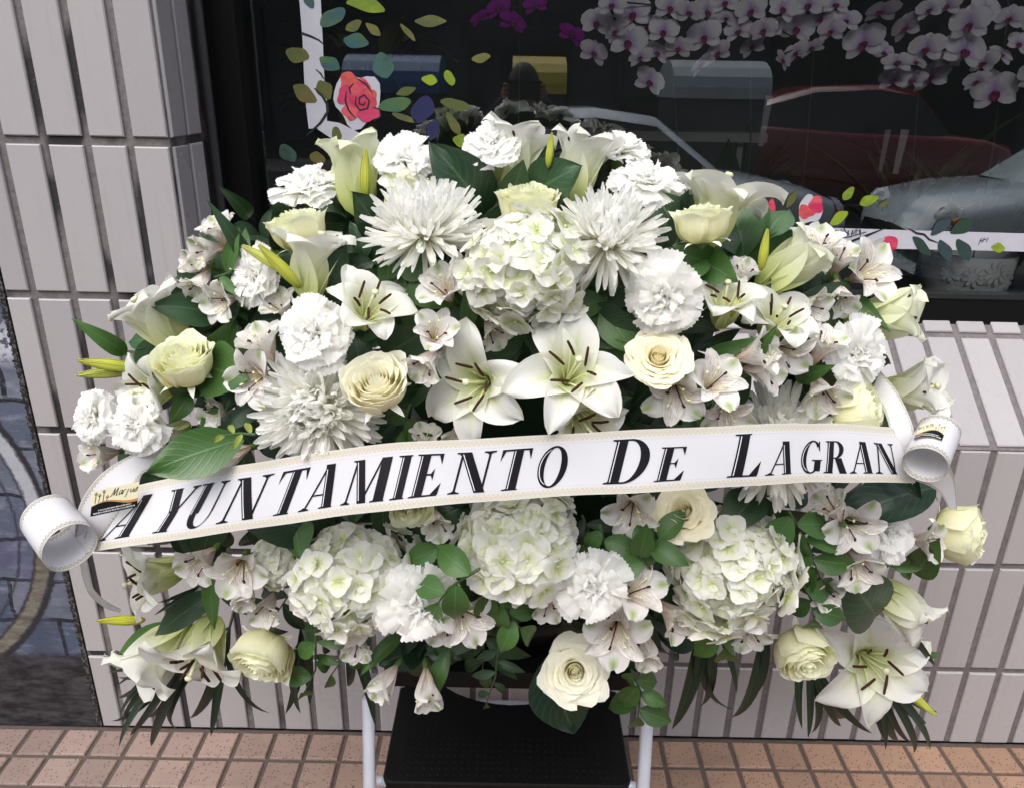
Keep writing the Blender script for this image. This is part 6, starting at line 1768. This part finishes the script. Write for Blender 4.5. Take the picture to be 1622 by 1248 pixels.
# embossed white bowl at the lower right
bp = at(1534, 425, 0.40)
bowl = empty('embossed_pot', 'white pot embossed with daisies at the lower right of the window', 'flower pot', Matrix.Translation(Vector((bp[0], 0.41, 0.96))))
M_BOWL = plain('bowl_white', (0.68, 0.69, 0.68), 0.5, 0.4, noise=0.08)
obj('pot', MB().lathe([(0.001, 0.0), (0.045, 0.0), (0.07, 0.05), (0.095, 0.12), (0.103, 0.17), (0.105, 0.20), (0.098, 0.20), (0.092, 0.16), (0.001, 0.15)], 40).mesh('pot', M_BOWL, True), bowl)
for (a, z, s) in ((-1.9, 0.155, 0.026), (-1.45, 0.165, 0.03), (-1.0, 0.15, 0.026), (-1.7, 0.105, 0.026), (-1.2, 0.11, 0.03), (-0.75, 0.11, 0.024), (-2.2, 0.11, 0.024), (-1.5, 0.06, 0.02), (-0.95, 0.065, 0.02), (-2.4, 0.16, 0.024)):
    r = np.interp(z, [0, 0.05, 0.12, 0.17, 0.2], [0.045, 0.07, 0.095, 0.103, 0.105]) + 0.001
    mb = MB()
    for k in range(9):
        b = k * 2 * math.pi / 9
        V = []
        for q in range(8):
            t_ = q * math.pi / 4
            lx, lz = s * (0.66 * math.cos(b) + 0.30 * math.cos(t_) * math.cos(b) - 0.17 * math.sin(t_) * math.sin(b)), s * (0.66 * math.sin(b) + 0.30 * math.cos(t_) * math.sin(b) + 0.17 * math.sin(t_) * math.cos(b))
            V.append((lx, lz))
        ring = [(((r + 0.004) * math.cos(a + x / r)), ((r + 0.004) * math.sin(a + x / r)), z + y) for x, y in V]
        base = [((r - 0.004) * math.cos(a + x * 1.25 / r), (r - 0.004) * math.sin(a + x * 1.25 / r), z + y * 1.25) for x, y in V]
        mb.add(ring + base, [tuple(range(8))] + [(i, (i + 1) % 8, 8 + (i + 1) % 8, 8 + i) for i in range(8)])
    obj('daisy_relief', mb.mesh('relief', M_BOWL), bowl)
def straps(px, n, label, Y, L0, col):
    P = at(px, 300, Y)
    root = empty('strap_plant', label, 'plant', Matrix.Translation((P[0], Y, 0.96)), 'leafy plants behind the glass')
    obj('pot', MB().lathe(pot_prof(0.045, 0.06, 0.11), 22).mesh('pot', plain('strap_pot', (0.05, 0.055, 0.05), 0.5, 0.4), True), root)
    for k in range(n):
        a = k * 2.4 + rnd(-.3, .3); L = L0 * rnd(0.7, 1.2)
        M = Matrix.Translation((0, 0, 0.10)) @ RZ(a) @ RY(-rnd(0.75, 1.35)) @ SC3(L, L * 1.1, L)
        obj('leaf', random.choice(LEAF_BLADE + LEAF_NARROW[:1]), root, M, col)
    return root
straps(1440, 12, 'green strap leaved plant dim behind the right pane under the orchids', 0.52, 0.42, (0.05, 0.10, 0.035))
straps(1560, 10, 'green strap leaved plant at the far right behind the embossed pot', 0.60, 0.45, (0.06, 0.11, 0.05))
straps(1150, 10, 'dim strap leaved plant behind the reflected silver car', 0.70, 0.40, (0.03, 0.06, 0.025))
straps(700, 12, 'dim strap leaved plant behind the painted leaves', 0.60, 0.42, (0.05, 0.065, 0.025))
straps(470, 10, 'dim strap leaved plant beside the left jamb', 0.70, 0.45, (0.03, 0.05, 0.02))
# display bench and boards
bench = empty('display_bench', 'dark display bench with pale boards inside the shop window', 'bench', Matrix.Translation((0.5, 0.7, 0.2)))
obj('top', MB().box(-1.55, 1.9, -0.355, 0.45, 0.72, 0.758).mesh('top', plain('bench_dark', (0.02, 0.02, 0.02), 0.5, 0.4)), bench)
for x in (-1.4, 0.2, 1.8):
    obj('leg', MB().box(x - 0.03, x + 0.03, -0.2, 0.3, 0.0, 0.72).mesh('leg', M_BLACKFRAME), bench)
def board(x0, x1, y, Y, label):
    a, b = at(x0, y, Y), at(x1, y, Y)
    o = empty('shelf_board', label, 'shelf', Matrix.Translation(Vector(((a[0] + b[0]) / 2, Y, 0.958))), 'pale boards behind the glass')
    w = (b[0] - a[0]) / 2; h = a[2] - 0.958
    pm_ = plain('board_pale', (0.22, 0.22, 0.20), 0.6, 0.3, noise=0.1)
    obj('board', MB().box(-w, w, -0.01, 0.10, h - 0.012, h + 0.012).mesh('board', pm_), o)
    for s in (-1, 1):
        obj('leg', MB().box(s * w * 0.8 - 0.008, s * w * 0.8 + 0.008, 0.02, 0.04, 0.0, h - 0.013).mesh('leg', pm_), o)
board(850, 1215, 212, 0.66, 'pale shelf board behind the glass above the top carnations')
board(1425, 1570, 342, 0.62, 'pale shelf board behind the glass near the embossed pot')
# plant tags
def tagstake(p0, p1, w, Y, label, col):
    a, b = at(*p0, Y), at(*p1, Y)
    t_ = b - a; t_ /= np.linalg.norm(t_)
    s = np.cross(t_, np.array([0, 1.0, 0])); s /= np.linalg.norm(s)
    hw = w * mpp(a) / 2
    V = []
    for yy in (0, 0.0012):
        V += [a + s * hw + [0, yy, 0], a - s * hw + [0, yy, 0], b - s * hw * 0.7 + [0, yy, 0], b + s * hw * 0.7 + [0, yy, 0]]
    z0 = b.copy(); z0[2] = 0.965; 
    mb = MB().add(V, [(0, 1, 2, 3), (7, 6, 5, 4), (0, 4, 5, 1), (1, 5, 6, 2), (2, 6, 7, 3), (3, 7, 4, 0)])
    o = obj('plant_tag', mb.mesh('tag', plain('tag_plastic', col, 0.35, 0.5, noise=0.2, nscale=120)))
    return tag(o, label, 'plant tag', 'plant tags behind the glass')
tagstake((1219, 152), (1205, 232), 12, 0.42, 'clear plastic plant tag leaning in front of the reflected silver car', (0.20, 0.21, 0.20))
tagstake((941, 188), (936, 238), 12, 0.42, 'clear plastic plant tag beside the topmost lilies', (0.17, 0.18, 0.17))
tagstake((1407, 206), (1394, 272), 9, 0.44, 'printed plant tag with grey code, left of a pair', (0.16, 0.16, 0.15))
tagstake((1434, 206), (1418, 276), 13, 0.43, 'printed plant tag with grey code, right of a pair', (0.22, 0.22, 0.20))

# ================================================================== the street behind the camera (seen in the glass)
def refl(px, py, y):
    P = at(px, py, 2 * GY0 - y)
    return np.array([P[0], y, P[2]])
def car(name, label, loc, rz, paintcol, L=4.4, Hh=1.48, hatch=False):
    root = empty(name, label, 'car', Matrix.Translation(Vector(loc)) @ RZ(rz), 'cars in the street reflected in the window')
    mp = plain('car_paint_' + label[:8], paintcol, 0.22, 0.5, coat=0.6)
    mg = plain('car_glass', (0.012, 0.014, 0.016), 0.05, 0.6)
    mt = plain('tyre', (0.012, 0.012, 0.012), 0.8, 0.3)
    mr = plain('rim', (0.35, 0.36, 0.37), 0.35, 0.5, metal=0.8)
    k = Hh / 1.48
    xs = [-2.20, -2.12, -1.85, -1.45, -0.95, -0.5, 0.1, 0.6, 1.1, 1.6, 2.0, 2.16, 2.20]
    belt = [0.62, 0.84, 0.95, 0.98, 0.96, 0.95, 0.94, 0.93, 0.92, 0.88, 0.80, 0.70, 0.55]
    if hatch: belt = [0.70, 1.0, 1.04, 1.02, 1.0, 0.98, 0.97, 0.96, 0.95, 0.92, 0.86, 0.74, 0.58]
    hw = [0.62, 0.76, 0.84, 0.87, 0.88, 0.885, 0.885, 0.885, 0.88, 0.86, 0.80, 0.70, 0.60]
    V, F = [], []
    for x, b, w in zip(xs, belt, hw):
        x *= L / 4.4; b *= k
        for (yy, zz) in ((-w * 0.96, 0.24), (-w, 0.5), (-w * 0.985, b - 0.08), (-w * 0.90, b), (0, b + 0.03), (w * 0.90, b), (w * 0.985, b - 0.08), (w, 0.5), (w * 0.96, 0.24)):
            V.append((x, yy, zz))
    for i in range(len(xs) - 1):
        for j in range(8):
            F.append((i * 9 + j, i * 9 + j + 1, (i + 1) * 9 + j + 1, (i + 1) * 9 + j))
        F.append((i * 9, (i + 1) * 9, (i + 1) * 9 + 8, i * 9 + 8))
    F.append(tuple(range(9))); F.append(tuple((len(xs) - 1) * 9 + j for j in range(9))[::-1])
    obj('body', mesh('body', V, F, mp), root)
    gx = [-1.72, -1.35, -0.75, 0.0, 0.5, 1.15] if not hatch else [-2.05, -1.75, -0.9, 0.0, 0.6, 1.2]
    gz = [0.97, 1.26, 1.44, 1.48, 1.42, 0.94]
    gw = [0.72, 0.66, 0.62, 0.62, 0.63, 0.74]
    V, F, V2, F2 = [], [], [], []
    for x, z, w in zip(gx, gz, gw):
        x *= L / 4.4; z *= k
        bz = 0.90 * k
        V += [(x, -0.80, bz), (x, -w - 0.01, z - 0.07), (x, -w * 0.85, z), (x, w * 0.85, z), (x, w + 0.01, z - 0.07), (x, 0.80, bz)]
    for i in range(5):
        for j in (1, 2, 3):
            F.append((i * 6 + j, i * 6 + j + 1, (i + 1) * 6 + j + 1, (i + 1) * 6 + j))
    obj('roof', mesh('roof', V, F, mp), root)
    for j in (0, 4):
        F2 += [(i * 6 + j, i * 6 + j + 1, (i + 1) * 6 + j + 1, (i + 1) * 6 + j) for i in range(5)]
    F2 += [(0, 1, 2, 3, 4, 5), (30, 31, 32, 33, 34, 35)]
    obj('windows', mesh('windows', V, F2, mg, None, False), root)
    for px_ in (-0.62, 0.42):
        obj('pillar', MB().box(px_ - 0.045, px_ + 0.045, -0.815, -0.70, 0.90 * k, 1.40 * k).mesh('pillar', mp), root)
    for x in (-1.32, 1.38):
        for s in (-1, 1):
            wv = MB().tube([(x * L / 4.4, s * 0.72, 0.31), (x * L / 4.4, s * 0.90, 0.31)], 0.31, 22).mesh('wheel', mt, True)
            w_ = obj('wheel', wv, root)
            obj('rim', MB().tube([(x * L / 4.4, s * 0.895, 0.31), (x * L / 4.4, s * 0.915, 0.31)], 0.20, 16).mesh('rim', mr, True), w_)
    for s in (-1, 1):
        obj('headlight', MB().lathe([(0.001, 0.10), (0.09, 0.06), (0.13, 0.0)], 12).mesh('headlight', plain('headlight_glass', (0.55, 0.57, 0.6), 0.1, 0.6), True), root, TR(2.06 * L / 4.4, s * 0.62, 0.70 * k) @ RY(1.2))
        obj('indicator', MB().lathe([(0.001, 0.04), (0.03, 0.02), (0.04, 0.0)], 10).mesh('indicator', plain('indicator_amber', (0.8, 0.22, 0.02), 0.2, 0.5), True), root, TR(2.05 * L / 4.4, s * 0.76, 0.70 * k) @ RY(1.2))
    return root
zr = -0.12
c1 = refl(935, 150, -5.3); car('parked_car', 'silver saloon parked across the street, reflected behind the top lilies', (c1[0], -5.3, zr), 0.0, (0.55, 0.60, 0.66))
c2 = refl(1455, 220, -4.7); car('parked_car', 'pale blue grey car with headlamp, reflected at the right edge of the glass', (c2[0] + 2.2, -4.9, zr), math.pi, (0.60, 0.68, 0.74))
c3 = refl(1360, 150, -9.5); car('passing_car', 'red hatchback in the road, reflected below the right orchids', (c3[0], -9.5, zr), 0.0, (0.20, 0.007, 0.013), 4.0, 1.75, True)
def bin_(label, px0, px1, ptop, y, col):
    a, b = refl(px0, ptop, y), refl(px1, ptop, y)
    w = (b[0] - a[0]) / 2; zt = a[2]
    root = empty('recycling_container', label, 'container', Matrix.Translation(Vector(((a[0] + b[0]) / 2, y - 0.6, zr))), 'recycling containers across the street')
    H = zt - zr
    mc = plain('container_' + label[:6], col, 0.4, 0.5, noise=0.1)
    V, F = [], []
    obj('body', MB().add([(sx * w * q, sy * 0.5 * q, z) for z, q in ((0.06, 0.86), (H - 0.42, 0.97)) for sx, sy in ((-1, -1), (1, -1), (1, 1), (-1, 1))], [(0, 1, 5, 4), (1, 2, 6, 5), (2, 3, 7, 6), (3, 0, 4, 7), (4, 5, 6, 7), (3, 2, 1, 0)]).mesh('body', plain('container_body', (0.05, 0.055, 0.055), 0.5, 0.4)), root)
    mb = MB()
    pts = [(-0.55, H - 0.42), (-0.55, H - 0.30)] + [(0.55 * math.cos(math.pi - k * math.pi / 8), H - 0.30 + 0.30 * math.sin(k * math.pi / 8)) for k in range(1, 8)] + [(0.55, H - 0.30), (0.55, H - 0.42)]
    n = len(pts)
    mb.add([(sx * w, yy, zz) for sx in (-1, 1) for yy, zz in pts], [tuple(range(n))[::-1], tuple(n + i for i in range(n))] + [(i, (i + 1) % n, n + (i + 1) % n, n + i) for i in range(n)])
    lid = obj('lid', mb.mesh('lid', mc), root)
    obj('rib', MB().box(-0.02, 0.02, 0.553, 0.565, H - 0.42, H - 0.28).mesh('rib', mc), lid)
    for sx in (-1, 1):
        obj('wheel', MB().tube([(sx * w * 0.7 - 0.03, 0.4, 0.06), (sx * w * 0.7 + 0.03, 0.4, 0.06)], 0.06, 12).mesh('wheel', plain('castor', (0.02, 0.02, 0.02), 0.7, 0.3), True), root)
    return root
bin_('grey lidded container, reflected under the white orchids', 1072, 1232, 92, -7.4, (0.40, 0.45, 0.48))
bin_('blue lidded container, reflected beside the painted rose', 536, 694, 82, -7.4, (0.05, 0.13, 0.30))
bin_('yellow lidded container, reflected above the topmost lilies', 812, 900, 86, -7.6, (0.60, 0.46, 0.04))
ob = empty('opposite_building', 'dark building across the street, reflected as the dim background of the glass', 'building', Matrix.Translation((0, -15, 0)))
obj('wall', MB().box(-30, 30, -4, 0, -0.15, 7.0).mesh('wall', plain('opposite_wall', (0.06, 0.057, 0.054), 0.85, 0.3, noise=0.3, nscale=0.8)), ob)
for i in range(-9, 10):
    w_ = obj('window', MB().box(i * 3.1 - 1.1, i * 3.1 + 1.1, 0.002, 0.05, 0.5, 2.9).mesh('window', plain('opposite_frame', (0.02, 0.02, 0.02), 0.5, 0.4)), ob)
    obj('pane', MB().box(i * 3.1 - 1.0, i * 3.1 + 1.0, 0.052, 0.06, 0.6, 2.8).mesh('pane', plain('opposite_glass', (0.012, 0.014, 0.016), 0.08, 0.5)), w_)
struct(obj('far_pavement', MB().box(-60, 60, -15, -12.6, -0.16, 0.0).mesh('far_pavement', plain('far_pave', (0.22, 0.20, 0.19), 0.85, 0.3, noise=0.2, nscale=4))))
# ================================================================== the photographer, seen only in the glass
def photographer():
    root = empty('person', 'person in a dark blue jacket holding up a phone, reflected dimly in the window', 'person', Matrix.Translation((0.03, -1.98, 0.0)) @ Matrix.Diagonal((0.95, 0.95, 0.925, 1.0)))
    J = {}
    V, E, Rr = [], [], []
    def jv(name, p, r, par=None):
        J[name] = len(V); V.append(p); Rr.append(r)
        if par: E.append((J[par], J[name]))
    jv('pelvis', (0, 0, 0.95), 0.15); jv('waist', (0, 0, 1.10), 0.14, 'pelvis'); jv('chest', (0, 0.0, 1.32), 0.165, 'waist'); jv('collar', (0, 0.0, 1.45), 0.10, 'chest')
    for s, n in ((-1, 'l'), (1, 'r')):
        jv(n + 'sh', (s * 0.18, 0.0, 1.41), 0.075, 'collar'); jv(n + 'el', (s * 0.27, 0.14, 1.28), 0.052, n + 'sh'); jv(n + 'wr', (s * 0.085, 0.345, 1.585), 0.036, n + 'el')
        jv(n + 'hip', (s * 0.10, 0, 0.88), 0.105, 'pelvis'); jv(n + 'kn', (s * 0.12, 0.02, 0.48), 0.07, n + 'hip'); jv(n + 'an', (s * 0.13, -0.01, 0.09), 0.048, n + 'kn'); jv(n + 'to', (s * 0.15, 0.14, 0.045), 0.045, n + 'an')
    def skin(name, V, E, R, mat, rootv=0, lv=2):
        me = bpy.data.meshes.new(name); me.from_pydata(V, E, []); me.materials.append(mat)
        o = obj(name, me, root)
        m = o.modifiers.new('skin', 'SKIN')
        if not me.skin_vertices:
            with bpy.context.temp_override(object=o, active_object=o): bpy.ops.mesh.customdata_skin_add()
        for i, r in enumerate(R): me.skin_vertices[0].data[i].radius = (r, r)
        me.skin_vertices[0].data[rootv].use_root = True
        sb = o.modifiers.new('sub', 'SUBSURF'); sb.levels = lv; sb.render_levels = lv
        return o
    jk = plain('jacket_blue', (0.03, 0.045, 0.085), 0.8, 0.3, noise=0.3, nscale=30)
    sk = plain('skin', (0.30, 0.18, 0.13), 0.55, 0.4)
    hr = plain('hair_dark', (0.02, 0.014, 0.010), 0.6, 0.4, noise=0.3, nscale=60)
    skin('body', V, E, Rr, jk)
    # head with face features
    hv = []
    nu, nv = 20, 16
    for i in range(nv + 1):
        ph = math.pi * i / nv
        for k in range(nu):
            th = 2 * math.pi * k / nu
            x, y, z = 0.076 * math.sin(ph) * math.cos(th), 0.095 * math.sin(ph) * math.sin(th), 0.118 * math.cos(ph)
            if z < 0: x *= 1 - 0.28 * (z / 0.118) ** 2; y *= 1 - 0.10 * (z / 0.118) ** 2
            if y > 0.05 and abs(x) < 0.016 and -0.035 < z < 0.025: y += 0.022 * (1 - abs(x) / 0.016)      # nose
            if y > 0.05 and 0.018 < abs(x) < 0.045 and -0.002 < z < 0.03: y -= 0.010                          # eye sockets
            if y > 0.05 and abs(x) < 0.03 and -0.065 < z < -0.045: y += 0.005                                # lips
            hv.append((x, y, z))
    hf = [(i * nu + k, i * nu + (k + 1) % nu, (i + 1) * nu + (k + 1) % nu, (i + 1) * nu + k) for i in range(nv) for k in range(nu)]
    hd = obj('head', mesh('head', hv, hf, sk), root, TR(0, 0.03, 1.625) @ RX(-0.15))
    obj('hair', mesh('hair', [(x * 1.1, y * 1.08 - 0.006, z * 1.08 + 0.004) for x, y, z in hv], [f for f in hf if all(hv[i][2] > 0.045 or hv[i][1] < 0.015 for i in f) and all(hv[i][2] > -0.07 for i in f)], hr), hd)
    for s in (-1, 1):
        obj('ear', MB().lathe([(0.001, 0.012), (0.018, 0.01), (0.026, 0.0), (0.012, -0.012)], 10).mesh('ear', sk, True), hd, TR(s * 0.077, -0.005, 0.0) @ RY(s * 1.4) @ SC3(1.2, 0.8, 1))
        obj('eye', MB().lathe([(0.001, 0.008), (0.007, 0.005), (0.011, 0.0)], 8).mesh('eye', plain('eye_white', (0.2, 0.2, 0.2), 0.3, 0.5), True), hd, TR(s * 0.030, 0.078, 0.012) @ RX(-1.5))
    obj('neck', MB().tube([(0, 0.0, 1.42), (0, 0.012, 1.56)], [0.062, 0.052], 14).mesh('neck', sk, True), root)
    # hands round the phone
    for s in (-1, 1):
        W = np.array([s * 0.085, 0.345, 1.585])
        P = np.array([s * 0.082, 0.40, 1.615])
        hvx, he, hr_ = [tuple(W), tuple((W + P) / 2), tuple(P)], [(0, 1), (1, 2)], [0.027, 0.030, 0.030]
        for q in range(4):
            k0 = P + np.array([s * 0.004, 0.004 + 0.004 * q, 0.026 - 0.018 * q]); k1 = k0 + np.array([s * 0.008, 0.034, 0.004]); k2 = k1 + np.array([-s * 0.024, 0.010, 0.0])
            b = len(hvx); hvx += [tuple(k0), tuple(k1), tuple(k2)]; he += [(2, b), (b, b + 1), (b + 1, b + 2)]; hr_ += [0.0095, 0.009, 0.008]
        b = len(hvx); hvx += [tuple((W + P) / 2 + np.array([-s * 0.016, 0.0, 0.024])), tuple(P + np.array([-s * 0.018, -0.010, 0.044]))]; he += [(1, b), (b, b + 1)]; hr_ += [0.011, 0.009]
        skin('hand', hvx, he, hr_, sk, 0, 1)
    return root
photographer()
ph = obj('phone', MB().box(-0.078, 0.078, -0.0045, 0.0045, -0.038, 0.038).mesh('phone', plain('phone_black', (0.01, 0.01, 0.012), 0.2, 0.5)), None, TR(0.03, -1.56, 1.50))
tag(ph, 'dark phone held up by the person reflected in the window', 'phone')
